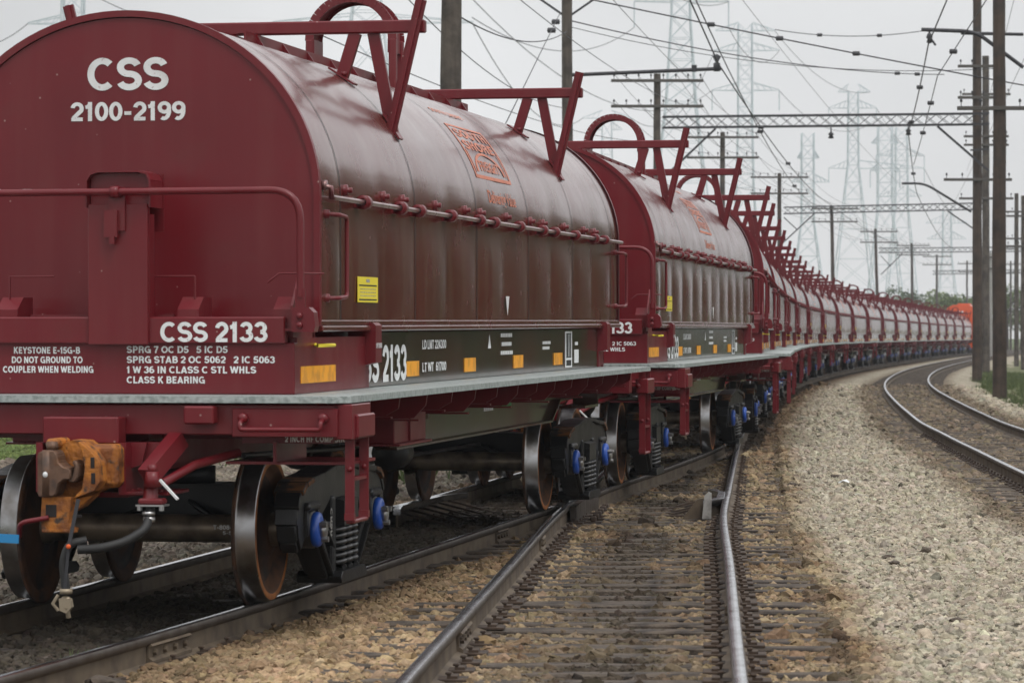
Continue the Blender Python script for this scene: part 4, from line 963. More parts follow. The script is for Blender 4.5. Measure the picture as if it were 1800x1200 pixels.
    mb.bar((1.285, -7.22, 1.95), (1.285, -7.22, 1.72), .06, .02, up=(0, 1, 0)); mb.lathe([(-.025, .022), (-.025, .036), (.025, .036), (.025, .022)], .15, -7.22, 2.53, 'x', 12)
    hr = mb.build('handrail', m_red, root, recalc=True)
    for s in (-1, 1):
        mb = MB(); mb.prism([(s*1.24, 1.695), (s*1.37, 1.695), (s*1.38, 1.73), (s*1.37, 1.81), (s*1.34, 1.84), (s*1.24, 1.84)], -7.24, -7.14, 'y')
        mb.prism([(-7.20, 1.71), (-7.20, 1.85), (-6.95, 2.1), (-6.95, 1.71)], s*1.22, s*1.235, 'x')
        for z in (1.735, 1.79): mb.lathe([(-.02, 0), (-.018, .018), (0, .022), (0, 0)], s*1.285, -7.24, z, 'y', 10)
        mb.build('stanchion_bracket', m_red, hr, recalc=True)
    mb = MB(); mb.tube(pipe([(.30, -7.0, 2.03), (.58, -7.0, 2.03), (.58, -7.0, 1.80)], bend=.01), .006, 6); mb.tube([(1.03, -7.0, 1.99), (1.10, -7.0, 2.045), (1.34, -6.85, 2.045)], .006, 6); mb.tube([(-.58, -7.0, 1.8), (-.58, -7.0, 2.03), (-.3, -7.0, 2.03)], .006, 6); mb.build('rope_guide', m_red, root)
    # walkway
    mb = MB(); mb.prism([(-1.645, -7.46), (-1.56, -7.56), (1.56, -7.56), (1.645, -7.46), (1.645, 5.35), (1.10, 5.35), (1.10, -7.095), (-1.10, -7.095), (-1.10, 5.35), (-1.645, 5.35)], 1.283, 1.322, 'z')
    ww = mb.build('walkway', m_galv, root, recalc=True)
    yy = -6.55; k = 0
    while yy < 5.2:
        for s in (-1, 1):
            zl = 1.12 if k % 2 == 0 else 1.16
            mb = MB(); mb.prism([(s*1.03, 1.274), (s*1.56, 1.274), (s*1.55, 1.205), (s*1.47, zl), (s*1.03, zl-.02)], yy-.01, yy+.01, 'y'); mb.box(s*1.04, s*1.5, yy, yy+.05, zl-.02, zl-.008)
            mb.build('walkway_bracket', m_red, ww, recalc=True)
        yy += .86; k += 1
    # sill steps
    for (yy, zb) in ((-7.38, .575), (4.95, .50)):
        for s in (-1, 1):
            mb = MB(); x = s*1.62
            for y_ in (yy, yy+.38): mb.box(x-.028, x+.028, y_-.007, y_+.007, zb+.04, 1.27); mb.box(x-.03, x+.03, y_-.02, y_+.02, zb+.02, zb+.06); mb.lathe([(-.012, 0), (-.012, .016), (0, .018), (0, 0)], x, y_-.007, zb+.32, 'y', 8)
            mb.box(x-.028, x+.028, yy, yy+.38, zb, zb+.025, c=.008); mb.box(x-.02, x+.02, yy, yy+.38, zb+.25, zb+.27)
            mb.box(x-.06, x+.06, yy-.03, yy+.42, 1.075, 1.215, c=.01); mb.lathe([(-.05, 0), (-.05, .02), (0, .022), (0, 0)], x-.03, yy-.03, 1.15, 'y', 8)
            mb.build('sill_step', m_red, root, recalc=True)
    for yt in (-5.15, 5.15): make_truck(root, yt)
    # brake gear under the floor
    mb = MB(); mb.lathe([(-.45, 0), (-.45, .15), (-.40, .17), (.40, .17), (.45, .15), (.45, 0)], -.55, .6, .72, 'y', 18); mb.lathe([(-.2, 0), (-.2, .13), (.15, .13), (.2, 0)], .55, -1.2, .75, 'y', 16); mb.build('air_reservoir', m_cast, root, recalc=True)
    mb = MB(); mb.tube([(.2, -4.2, .62), (.1, 0, .62), (.2, 4.2, .62)], .018, 6); mb.tube([(.85, -6.9, .95), (.85, -4.5, .9), (.6, 4.5, .8), (.5, 7.0, .9)], .02, 6); mb.build('brake_rod', m_cast, root)
    return root
car0 = make_car()
# axle stencil and frame stencil of the near truck
ordn = ['', 'second', 'third', 'fourth', 'fifth', 'sixth', 'seventh', 'eighth', 'ninth', 'tenth', 'eleventh', 'twelfth', 'thirteenth', 'fourteenth', 'fifteenth', 'sixteenth', 'seventeenth', 'eighteenth', 'nineteenth']
def walk(d, s):
    st = .05*(1 if s > 0 else -1); acc = 0
    while acc < abs(s):
        acc += math.hypot(st, trainX(d+st)-trainX(d)); d += st
    return d
d1 = walk(21.45, -(6.05-5.15)+ .0+0)            # placeholder start
dA1 = 21.45; dT1 = walk(dA1, .9); dT2 = walk(dT1, 10.3)
CARS = []
for k in range(20):
    P1, P2 = Vector((trainX(dT1), dT1, trainZ(dT1))), Vector((trainX(dT2), dT2, trainZ(dT2)))
    c = (P1+P2)/2; ax = P2-P1
    o = car0 if k == 0 else copy_tree(car0)
    o.location = c; o.rotation_euler = (math.atan2(ax.z, math.hypot(ax.x, ax.y)), 0, -math.atan2(ax.x, ax.y))
    if k == 0: lab = 'nearest oxide-red covered coil car with CSS 2133 in white on its end'
    elif k == 19: lab = 'farthest red coil car, coupled right behind the orange locomotive'
    else: lab = f'oxide-red covered coil car, {ordn[k]} in the train counting from the near end'
    if k:
        for ch in o.children:
            if ch.name.startswith('hood'): ch.material_slots[0].link = 'OBJECT'; ch.material_slots[0].material = HOODS[(k*7+k//3) % 3]
    tag(o, lab, 'freight car', 'red covered coil cars of the long train'); CARS.append(o)
    dT1 = walk(dT1, 15.6); dT2 = walk(dT2, 15.6)
dLOCO = dT1
def part_of(root, mb, name, mat): return mb.build(name, mat, root)
mb = MB(); text_front(mb, 'T-808-7041', .56, -.9-.092, .47, .028, .2, bold=.0); text_front(mb, '5-57-T', .58, -.9-.093, .435, .022, .12, bold=0)
tr0 = [x for x in KIDS[car0] if x.name.startswith('truck')][0]
ax0 = mb.build('stencil', m_white, tr0)
mb = MB(); text_side(mb, 'CR8R', 0, 0, 0, .05, .20, bold=.01); 
for i, v in enumerate(mb.v): mb.v[i] = (1.108, -.52-(v[2])*1.0, .48-v[1]*.9)
mb.build('stencil', m_grey, tr0)
# ------------------------------------------------------------------ locomotive at the far end
def make_loco(d):
    P1, P2 = Vector((trainX(d), d, 0)), Vector((trainX(d+11), d+11, 0)); ax = P2-P1; c = (P1+P2)/2
    root = empty('locomotive', c, (0, 0, -math.atan2(ax.x, ax.y))); tag(root, 'orange diesel locomotive at the far head of the train, half behind a wooden pole', 'locomotive')
    mb = MB(); mb.prism([(-1.46, 1.6), (1.46, 1.6), (1.46, 3.9), (1.3, 4.4), (.75, 4.68), (-.75, 4.68), (-1.3, 4.4), (-1.46, 3.9)], -8.3, 4.2, 'y'); mb.build('long_hood', m_loco, root, recalc=True)
    mb = MB(); mb.prism([(-1.52, 1.6), (1.52, 1.6), (1.52, 3.9), (1.3, 4.45), (.7, 4.72), (-.7, 4.72), (-1.3, 4.45), (-1.52, 3.9)], 4.25, 7.0, 'y'); mb.build('cab', m_loco, root, recalc=True)
    mb = MB(); mb.prism([(-.95, 1.6), (.95, 1.6), (.95, 2.9), (.7, 3.1), (-.7, 3.1), (-.95, 2.9)], 7.0, 8.6, 'y'); mb.build('short_hood', m_loco, root, recalc=True)
    for s in (-1, 1):
        MB().box(s*1.525, s*1.54, 4.9, 6.3, 3.05, 3.8).build('window', m_black, root)
        mb = MB(); 
        for k in range(5): mb.box(s*1.465, s*1.48, -7.6+k*1.9, -6.2+k*1.9, 1.9, 3.4)
        mb.build('hood_doors', m_loco, root)
        mb = MB(); mb.tube([(s*1.5, -8.6, 1.6), (s*1.5, -8.6, 2.5), (s*1.5, 4.1, 2.5)], .02, 6)
        for k in range(8): mb.tube([(s*1.5, -8.5+k*1.7, 1.6), (s*1.5, -8.5+k*1.7, 2.5)], .016, 6)
        mb.build('handrail', m_white, root)
        mb = MB()
        for z in (.45, .8, 1.15): mb.box(s*1.05, s*1.5, -9.1, -8.75, z, z+.04)
        mb.box(s*1.5, s*1.54, -9.1, -8.75, .4, 1.6); mb.build('step', m_loco, root)
    mb = MB(); mb.box(-1.55, 1.55, -9.2, 9.2, 1.35, 1.6); mb.box(-1.5, 1.5, -9.2, -9.1, .5, 1.35); mb.build('frame', m_loco, root)
    mb = MB(); mb.box(-.75, .75, -8.36, -8.31, 2.6, 3.3); mb.build('end_grille', m_black, root)
    mb = MB(); mb.box(-.6, .6, -4, -1.5, 4.69, 4.85); mb.box(-.4, .4, 0, 1.5, 4.69, 4.87); mb.build('exhaust_housing', m_loco, root)
    for x in (-.15, .15):
        MB().lathe([(0, 0), (0, .09), (.05, .09), (.05, 0)], x, -8.36, 4.0, 'y', 12).build('headlight', m_white, root)
    for yt in (-5.5, 5.5):
        mb = MB()
        for ya in (-1.6, 0, 1.6):
            for s in (-1, 1): mb.lathe([(-.06, 0), (-.06, .5), (.06, .5), (.06, 0)], s*.75, yt+ya, .5, 'x', 20)
        for s in (-1, 1): mb.box(s*.95, s*1.1, yt-2.2, yt+2.2, .4, .85)
        mb.build('truck', m_cast, root)
    mb = MB(); mb.lathe([(-1.6, 0), (-1.6, .6), (1.6, .6), (1.6, 0)], 0, 0, .85, 'y', 16); mb.build('fuel_tank', m_cast, root)
make_loco(dLOCO+1.2)

# ------------------------------------------------------------------ wooden poles
def px2(x, y, d): return ((x-900)/5977*d, d, CAM_H+(592-y)/5977*d)
def pole_mb(h, r0, r1, lean=(0, 0), seed=0):
    rg = random.Random(seed); mb = MB(); pts, rs = [], []
    for i in range(13):
        q = i/12; pts.append((lean[0]*q+rg.uniform(-.012, .012), lean[1]*q+rg.uniform(-.012, .012), h*q)); rs.append((r0+(r1-r0)*q)*rg.uniform(.97, 1.03))
    mb.tube(pts, rs, 14); return mb
def crossarm(root, z, w, mat, pins=8, rot=0, brace=True):
    mb = MB(); mb.box(-w/2, w/2, -.26, -.14, z-.06, z+.06, c=.01)
    arm = mb.build('crossarm', mat, root)
    if brace:
        for s in (-1, 1):
            mb = MB(); mb.bar((s*w*.17, -.13, z-.05), (0, -.17, z-.62), .03, .012); mb.build('arm_brace', m_iron, arm)
    for k in range(pins):
        x = (-w/2+.12)+(w-.24)*k/(pins-1)
        if abs(x) < .2: continue
        if 'pin' not in PIN:
            mb = MB(); mb.lathe([(.06, .012), (.18, .012), (.18, .035), (.24, .045), (.29, .02), (.29, 0)], 0, 0, 0, 'z', 8); o = mb.build('insulator', m_iron, arm); PIN['pin'] = o
        else:
            o = PIN['pin'].copy(); COL.objects.link(o); o.parent = arm
        o.location = (x, -.2, z)
PIN = {}
GP = 'wooden poles along the left of the train'
LP = [(793, 56, 14.5, .175, 'thick bare wooden pole rising behind the first car between its lifting stands'),
      (997, 100, 15.5, .17, 'dark wooden pole carrying a long pipe arm out to the right over the second car'),
      (1155, 140, 12.4, .165, 'tall wooden crossarm pole in front of which the lattice gantry beam begins'),
      (1270, 180, 12.4, .15, 'grey wooden pole with two crossarms standing just right of the nearest crossarm pole'),
      (1370, 225, 12.4, .15, 'wooden two-arm pole rising behind the stacked lifting stands'),
      (1467, 280, 12.4, .16, 'brown wooden pole with two crossarms, foot hidden by the middle of the train'),
      (1545, 341, 12.4, .16, 'distant wooden pole with two crossarms and a slanting stay, left of the far trees'),
      (1605, 393, 12.4, .16, 'distant crossarm pole in front of the far tree line'),
      (1647, 447, 12.4, .16, 'farthest visible crossarm pole, above the orange locomotive')]
for i, (x, d, h, r, lab) in enumerate(LP):
    X = (x-900)/5977*d; root = empty('utility_pole', (X, d, -.35)); tag(root, lab, 'utility pole', GP)
    ln = {1467: -.25, 1545: -.35, 1605: -.15}.get(x, 0)
    mt = m_woodd if x in (1467, 1545, 1605, 1370) else m_wood
    p = pole_mb(h+.35, r*1.08, r*.86, (ln, 0), i); p.build('pole', mt, root)
    if i >= 2:
        crossarm(root, h+.35-.28 if i != 2 else h+.35-.3, 3.8, m_arm, 8); crossarm(root, h+.35-1.35, 3.8, m_arm, 8)
    if i == 1:
        mb = MB(); mb.tube([(.15, 0, 9.62), (4.55, .3, 9.83)], .055, 8); mb.lathe([(-.1, 0), (-.1, .1), (.14, .1), (.16, .04), (.34, .13), (.42, 0)], 4.42, .3, 9.85, 'z', 10); mb.lathe([(-.1, .08), (.1, .08)], 3.75, .25, 9.83, 'z', 8)
        mb.build('bracket_arm', m_iron, root, recalc=True)
        mb = MB(); 
        for s in (-1, 1): mb.bar((0, 0, 13.4-2.1), (s*1.6, 0, 13.4-1.0), .08, .06)
        mb.build('arm_brace', m_iron, root)
GR = 'wooden poles on the right beside the far track'
RPL = [(1757, 102.7, 16, .20, 'thick dark pole on the right whose foot stands in grass, nearest of the right-hand poles', -.30),
       (1718, 145, 17, .20, 'tall dark pole on the right holding the end of the nearest lattice gantry', -.26),
       (1733, 182, 17, .20, 'grey-brown pole partly hidden behind the gantry pole on the right', -.30),
       (1787, 240, 12.2, .16, 'thin dark pole near the right edge of the view', -.4),
       (1799, 215, 11.0, .16, 'thin dark pole cut by the right edge of the view', -.4)]
for i, (x, d, h, r, lab, zb) in enumerate(RPL):
    X = (x-900)/5977*d; root = empty('utility_pole', (X, d, zb-.1)); tag(root, lab, 'utility pole', GR)
    p = pole_mb(h, r*1.08, r*.9, (0, 0), 20+i); p.build('pole', m_woodd if i < 2 else m_wood, root)
    s = d/5977
    def zz(y): return CAM_H+(592-y)*s-zb+.1
    if i == 0:
        crossarm(root, zz(191), 2.6, m_arm, 5, brace=False)
        mb = MB(); mb.tube(pipe([((1620-x)*s, 0, zz(52)), ((1700-x)*s, 0, zz(55)), ((1722-x)*s, 0, zz(61)), ((1800-x)*s, .1, zz(118))], bend=.5), .06, 8); mb.tube([((1690-x)*s, .05, zz(58)), ((1800-x)*s, .1, zz(60))], .05, 8); mb.build('bracket_arm', m_iron, root)
        mb = MB(); mb.lathe([(-.18, .02), (-.15, .09), (-.05, .06), (.0, .1), (.1, .07), (.15, .02)], (1634-x)*s, 0, zz(66), 'z', 8); mb.tube([((1634-x)*s, 0, zz(55)), ((1634-x)*s, 0, zz(64)), ((1645-x)*s, 0, zz(80))], .035, 6); mb.build('insulator', m_iron, root, recalc=True)
    if i == 1:
        crossarm(root, zz(316), 2.9, m_arm, 5, brace=False); crossarm(root, zz(172), 1.7, m_arm, 4, brace=False); crossarm(root, zz(117), 1.7, m_arm, 4, brace=False)
        mb = MB(); mb.tube(pipe([((1586-x)*s, .1, zz(322)), ((1626-x)*s, .1, zz(322)), ((1708-x)*s, .1, zz(372))], bend=.4), .05, 8); mb.build('bracket_arm', m_iron, root)
    if i == 2: crossarm(root, zz(166), 2.6, m_arm, 4, brace=False); crossarm(root, zz(349), 2.9, m_arm, 4, brace=False); crossarm(root, zz(240), 2.4, m_arm, 4, brace=False); crossarm(root, zz(255), 2.4, m_arm, 4, brace=False)
    if i >= 3: crossarm(root, h-1.3, 2.2, m_arm, 4, brace=False); crossarm(root, h-3.2, 2.2, m_arm, 4, brace=False)
# far right poles round the bend
for i, (x, d, h, lab) in enumerate(((1742, 300, 9.5, 'pale slim post between the two big right-hand poles'), (1765, 330, 12, 'faint distant pole right of the nearest right-hand pole'), (1700, 420, 11.5, 'faint distant pole just left of the gantry pole'), (1777, 400, 11, 'faintest distant pole beyond the right-hand poles'))):
    root = empty('utility_pole', ((x-900)/5977*d, d, -.5)); tag(root, lab, 'utility pole', GR)
    pole_mb(h, .14, .11, (0, 0), 40+i).build('pole', m_grey if i == 0 else m_wood, root)
    crossarm(root, h-.4, 2.4, m_arm, 4, brace=False); crossarm(root, h-1.4, 2.2, m_arm, 4, brace=False)

# ------------------------------------------------------------------ catenary gantries over the tracks
def gantry(d, x0, x1, y0, y1, lab, strutL, strutR):
    a, b = Vector(px2(x0, y0, d)), Vector(px2(x1, y1, d)); root = empty('gantry', (a+b)/2); tag(root, lab, 'gantry', 'lattice gantries over the tracks')
    o_ = (a+b)/2; a -= o_; b -= o_; H = .46; mb = MB()
    for yy in (-.25, .25):
        for z in (-H/2, H/2): mb.bar(a+Vector((0, yy, z)), b+Vector((0, yy, z)), .07, .07)
    n = max(8, int((b-a).length/.55))
    for i in range(n):
        p, q = a.lerp(b, i/n), a.lerp(b, (i+1)/n)
        for yy in (-.25, .25):
            s = 1 if i % 2 else -1; mb.bar(p+Vector((0, yy, s*H/2)), q+Vector((0, yy, -s*H/2)), .04, .02); mb.bar(p+Vector((0, yy, -s*H/2)), q+Vector((0, yy, s*H/2)), .04, .02)
    mb.build('lattice_beam', m_iron, root)
    for st in (strutL, strutR):
        if st:
            p, q = Vector(px2(st[0], st[1], d))-o_, Vector(px2(st[2], st[3], d))-o_; mb = MB(); mb.bar(p, q, .09, .09); 
            if len(st) > 4: r_, t_ = Vector(px2(st[4], st[5], d))-o_, Vector(px2(st[6], st[7], d))-o_; mb.bar(r_, t_, .07, .07)
            mb.build('strut', m_iron, root)
    return root, o_
ga, oa = gantry(144.6, 1165, 1738, 215, 209, 'nearest lattice gantry beam spanning above the train and tracks', (1258, 226, 1180, 300), (1648, 222, 1738, 300, 1738, 262, 1706, 264))
for (x, y) in ((1461, 238), (1597, 232)):
    p = Vector(px2(x, y, 144.5))-oa; mb = MB(); mb.tube([p+Vector((0, 0, .42)), p], .03, 6); mb.lathe([(-.14, .0), (-.12, .13), (.0, .07), (.04, .13), (.14, .05), (.2, .0)], p.x, p.y, p.z, 'z', 10); mb.build('insulator', m_iron, ga, recalc=True)
gantry(243, 1378, 1738, 370, 362, 'second lattice gantry with a slanting strut above the middle of the train', (1432, 375, 1376, 427, 1378, 382, 1402, 404), (1666, 371, 1716, 405))
gantry(345, 1545, 1800, 440, 438, 'third lattice gantry, far off above the end of the train', (1586, 446, 1549, 482, 1549, 450, 1566, 468), None)
gantry(440, 1640, 1800, 479, 477, 'farthest lattice gantry, a thin line behind the right-hand poles', None, None)

# ------------------------------------------------------------------ transmission towers
def tower(x, d, levels, arms, lab, thick=.16, rot=0.0):
    """levels: (pixel y, pixel width) from the top down; arms: (pixel y, left px, right px, drop px)"""
    s = d/5977; X = (x-900)*s; root = empty('transmission_tower', (X, d, 0)); tag(root, lab, 'transmission tower', 'lattice transmission towers')
    Z = lambda y: CAM_H+(592-y)*s
    mb = MB(); lv = [(Z(y), w*s/2) for y, w in levels]
    for (z1, w1), (z0, w0) in zip(lv[:-1], lv[1:]):
        n = max(1, round((z1-z0)/max(2.2, (w0+w1)*.95)))
        for i in range(n):
            za, zb = z1+(z0-z1)*i/n, z1+(z0-z1)*(i+1)/n; wa, wb = w1+(w0-w1)*i/n, w1+(w0-w1)*(i+1)/n
            for (sx, sy, ex, ey) in ((-1, -1, 1, -1), (1, -1, 1, 1), (1, 1, -1, 1), (-1, 1, -1, -1)):
                mb.bar((sx*wa, sy*wa, za), (sx*wb, sy*wb, zb), thick*1.5, thick*1.5); mb.bar((sx*wa, sy*wa, za), (ex*wb, ey*wb, zb), thick*.7, thick*.7); mb.bar((ex*wa, ey*wa, za), (sx*wb, sy*wb, zb), thick*.7, thick*.7); mb.bar((sx*wb, sy*wb, zb), (ex*wb, ey*wb, zb), thick*.7, thick*.7)
    mb.build('mast', m_lattice, root)
    for (y, xl, xr, drop) in arms:
        z = Z(y); w = float(np.interp(-z, [-a for a, b in lv], [b for a, b in lv])); rise = 14*s
        for xe in (xl, xr):
            if xe is None: continue
            mb = MB(); ex = (xe-x)*s; sg = 1 if ex > 0 else -1
            for sy in (-1, 1):
                mb.bar((sg*w, sy*w, z), (ex, 0, z), thick, thick); mb.bar((sg*w, sy*w, z+rise), (ex, 0, z+.1), thick, thick)
                for k in range(1, 4):
                    q = k/4; mb.bar((sg*w+(ex-sg*w)*q, sy*w*(1-q), z), (sg*w+(ex-sg*w)*(q-.12), sy*w*(1-q+.12), z+rise*(1-q+.12)), thick*.6, thick*.6)
            if drop: mb.tube([(ex, 0, z), (ex, 0, z-drop*s)], .1, 6)
            mb.build('tower_arm', m_lattice, root)
tower(1197, 430, [(-60, 30), (30, 33), (180, 52), (320, 84), (560, 140)], [(3, 1115, 1281, 45)], 'large transmission tower with its top out of the picture, behind the second car', 0.109)
tower(1310, 520, [(42, 24), (212, 25), (330, 30), (560, 64)], [(54, 1258, 1362, 0), (89, 1256, 1370, 0), (159, 1252, 1370, 35)], 'pale three-armed transmission tower right of the largest one', 0.099)
tower(1500, 640, [(160, 17), (290, 19), (350, 32), (560, 80)], [(162, 1473, 1530, 0), (190, 1457, 1541, 20), (296, 1457, 1625, 25)], 'faint transmission tower with waisted legs above the middle of the train', 0.099)
tower(1420, 560, [(234, 21), (390, 22), (480, 46), (560, 70)], [(320, 1392, 1458, 0), (278, 1402, 1440, 0)], 'faint narrow lattice column left of the waisted tower', 0.099)
tower(1556, 600, [(222, 24), (370, 26), (560, 66)], [(300, 1530, 1582, 30), (252, 1532, 1580, 0)], 'dense pale lattice column right of the waisted tower', 0.099)
tower(1585, 700, [(224, 20), (360, 22), (560, 60)], [(274, 1540, 1625, 30), (345, 1545, 1620, 0)], 'lattice column standing just behind the dense pale one', 0.099)
tower(128, 330, [(-120, 34), (20, 36), (300, 60), (560, 120)], [(42, 48, 172, 0), (-60, 40, 200, 0)], 'transmission tower peeping over the left shoulder of the first car', 0.099)
tower(645, 300, [(-150, 30), (20, 52), (60, 62), (300, 110), (560, 170)], [(40, 480, 832, 0)], 'wide-armed transmission tower right behind the lifting arch of the first car', 0.079)
tower(1067, 470, [(215, 16), (300, 20), (560, 70)], [(208, 1024, 1110, 0), (228, 1040, 1094, 0)], 'small transmission tower framed by the lifting arch of the second car', 0.070)
tower(1665, 760, [(370, 14), (450, 16), (560, 40)], [(392, 1628, 1700, 0), (420, 1630, 1698, 0)], 'faintest transmission tower above the orange locomotive', 0.099)

# ------------------------------------------------------------------ wires
def wire(p, q, sag, r, lab, grp, n=22, beads=()):
    p, q = Vector(p), Vector(q); pts = [p.lerp(q, i/n)-Vector((0, 0, sag*4*(i/n)*(1-i/n))) for i in range(n+1)]
    mb = MB(); mb.tube(pts, r, 5)
    for b in beads: c = p.lerp(q, b)-Vector((0, 0, sag*4*b*(1-b))); mb.lathe([(-.12, 0), (-.1, .07), (.1, .07), (.12, 0)], c.x, c.y, c.z, 'x', 8)
    o = mb.build('overhead_wire', m_wire); tag(o, lab, 'overhead wire', grp)
GW = 'overhead wires strung over the train'
W_ = [((1005, -8, 100), (1800, 150, 104), .05, .022, 'cross-span wire running from the dark left pole down to the right', (.3, .45, .62)),
      ((997, 35, 100), (1660, 131, 144), .4, .02, 'long cross wire with small insulators ending at the right-hand catenary', (.83, .9)),
      ((1362, 52, 140), (1625, 54, 140), .25, .018, 'thin level span wire below the top bracket on the right', (.3, .7)),
      ((1690, -60, 90), (1632, 78, 103), .0, .022, 'catenary wire dropping from the top edge to the bracket insulator', ()),
      ((1632, 78, 103), (1597, 232, 144), .2, .022, 'catenary wire between the right-hand bracket and the gantry insulator', (.35, .8)),
      ((1597, 232, 144), (1612, 340, 198), .3, .022, 'catenary wire leaving the gantry insulator towards the second gantry', (.5,)),
      ((1760, -40, 80), (1648, 134, 103), .0, .016, 'contact wire sloping down from the top right', (.7,)),
      ((1648, 134, 103), (1606, 290, 160), .1, .016, 'contact wire beneath the right-hand bracket', (.2, .5)),
      ((1195, -40, 82), (1263, 112, 100), .0, .022, 'catenary wire coming down to the long pipe arm over the second car', ()),
      ((1263, 112, 100), (1461, 360, 243), .6, .022, 'catenary wire running on from the long pipe arm towards the second gantry', (.2, .4)),
      ((1205, -40, 82), (1440, 362, 243), 1.2, .018, 'contact wire for the train track below the long pipe arm', (.3, .6)),
      ((1461, 360, 243), (1610, 437, 345), .6, .022, 'far stretch of catenary above the middle of the train', ()),
      ((1612, 340, 198), (1680, 437, 345), .8, .022, 'far stretch of catenary over the right-hand track', ()),
      ((793, 20, 56), (997, 55, 100), .4, .014, 'line joining the two bare left-hand poles', ()),
      ((985, 22, 98), (880, 235, 60), .0, .012, 'steep guy wire left of the dark pole', (.12, .22))]
for a_, b_, sg, r_, lab, bd in W_: wire(px2(*a_), px2(*b_), sg, r_, lab, GW, beads=bd)
for i, (a_, b_, lab) in enumerate((((1005, 48, 100), (1755, 120, 103), 'faint span wire low across the middle of the sky'), ((890, -20, 70), (1230, 190, 180), 'thin line falling from the top edge to the second crossarm pole'), ((1060, -20, 95), (1340, 240, 225), 'thin line falling past the big tower towards the far poles'),
                             ((1290, -20, 120), (1590, 330, 300), 'faint contact line over the tracks in the middle of the sky'), ((1830, 40, 120), (1640, 420, 380), 'faint line sweeping down behind the right-hand poles'), ((1790, -30, 130), (1700, 300, 330), 'thin line close beside the two big right-hand poles'), ((700, -20, 60), (1000, 190, 105), 'thin line running down over the first car to the dark pole'), ((560, 60, 60), (1160, 250, 150), 'lowest thin line skimming the roofs of the first cars'))):
    wire(px2(*a_), px2(*b_), .5, .011, lab, GW)
GT = 'high-voltage lines between the towers'
T_ = [((830, 31, 300), (1115, 48, 430), 3.0, 'high line from the wide-armed tower across to the largest tower'), ((480, 40, 300), (128, -30, 330), 2, 'high line left of the first lifting arch'),
      ((48, 42, 330), (-150, 70, 250), 1.5, 'high line at the far left edge'), ((172, 42, 330), (480, 40, 300), 2.0, 'high line crossing over the first car roof'),
      ((1281, 48, 430), (1370, 89, 520), 3, 'high line joining the largest tower to the three-armed one'), ((1370, 159, 520), (1541, 210, 640), 4, 'high line from the three-armed tower to the waisted one'),
      ((1281, 3, 430), (1100, -80, 300), 2, 'high line rising off the top above the second car'), ((1362, 54, 520), (1530, 162, 640), 3, 'earth wire above the middle of the train'),
      ((1541, 190, 640), (1625, 274, 700), 2, 'high line between the faint towers'), ((1110, 208, 470), (1256, 89, 520), 5, 'high line beyond the second lifting arch'),
      ((830, 40, 300), (1024, 208, 470), 4, 'high line slanting down behind the thick bare pole'), ((832, 0, 300), (1252, 159, 520), 6, 'slack high line behind the left-hand poles'), ((1625, 296, 640), (1700, 392, 760), 2, 'faint high line above the locomotive')]
for a_, b_, sg, lab in T_: wire(px2(*a_), px2(*b_), sg, .045, lab, GT)
GL = 'telegraph wires along the left-hand poles'
side = ['left outer', 'left inner', 'right inner', 'right outer']
for lv in (0, 1):
    for j, xo in enumerate((-1.75, -.8, .8, 1.75)):
        mb = MB()
        for i in range(2, 8):
            (xa, da, ha, *_), (xb, db, hb, *_) = LP[i], LP[i+1]
            p, q = Vector(((xa-900)/5977*da+xo, da-.2, ha-.05-1.07*lv)), Vector(((xb-900)/5977*db+xo, db-.2, hb-.05-1.07*lv))
            mb.tube([p.lerp(q, k/8)-Vector((0, 0, .5*4*(k/8)*(1-k/8))) for k in range(9)], .012, 4)
        o = mb.build('overhead_wire', m_wire); tag(o, f'thin telegraph wire along the {side[j]} pins of the {"lower" if lv else "upper"} pole crossarms', 'overhead wire', GL)

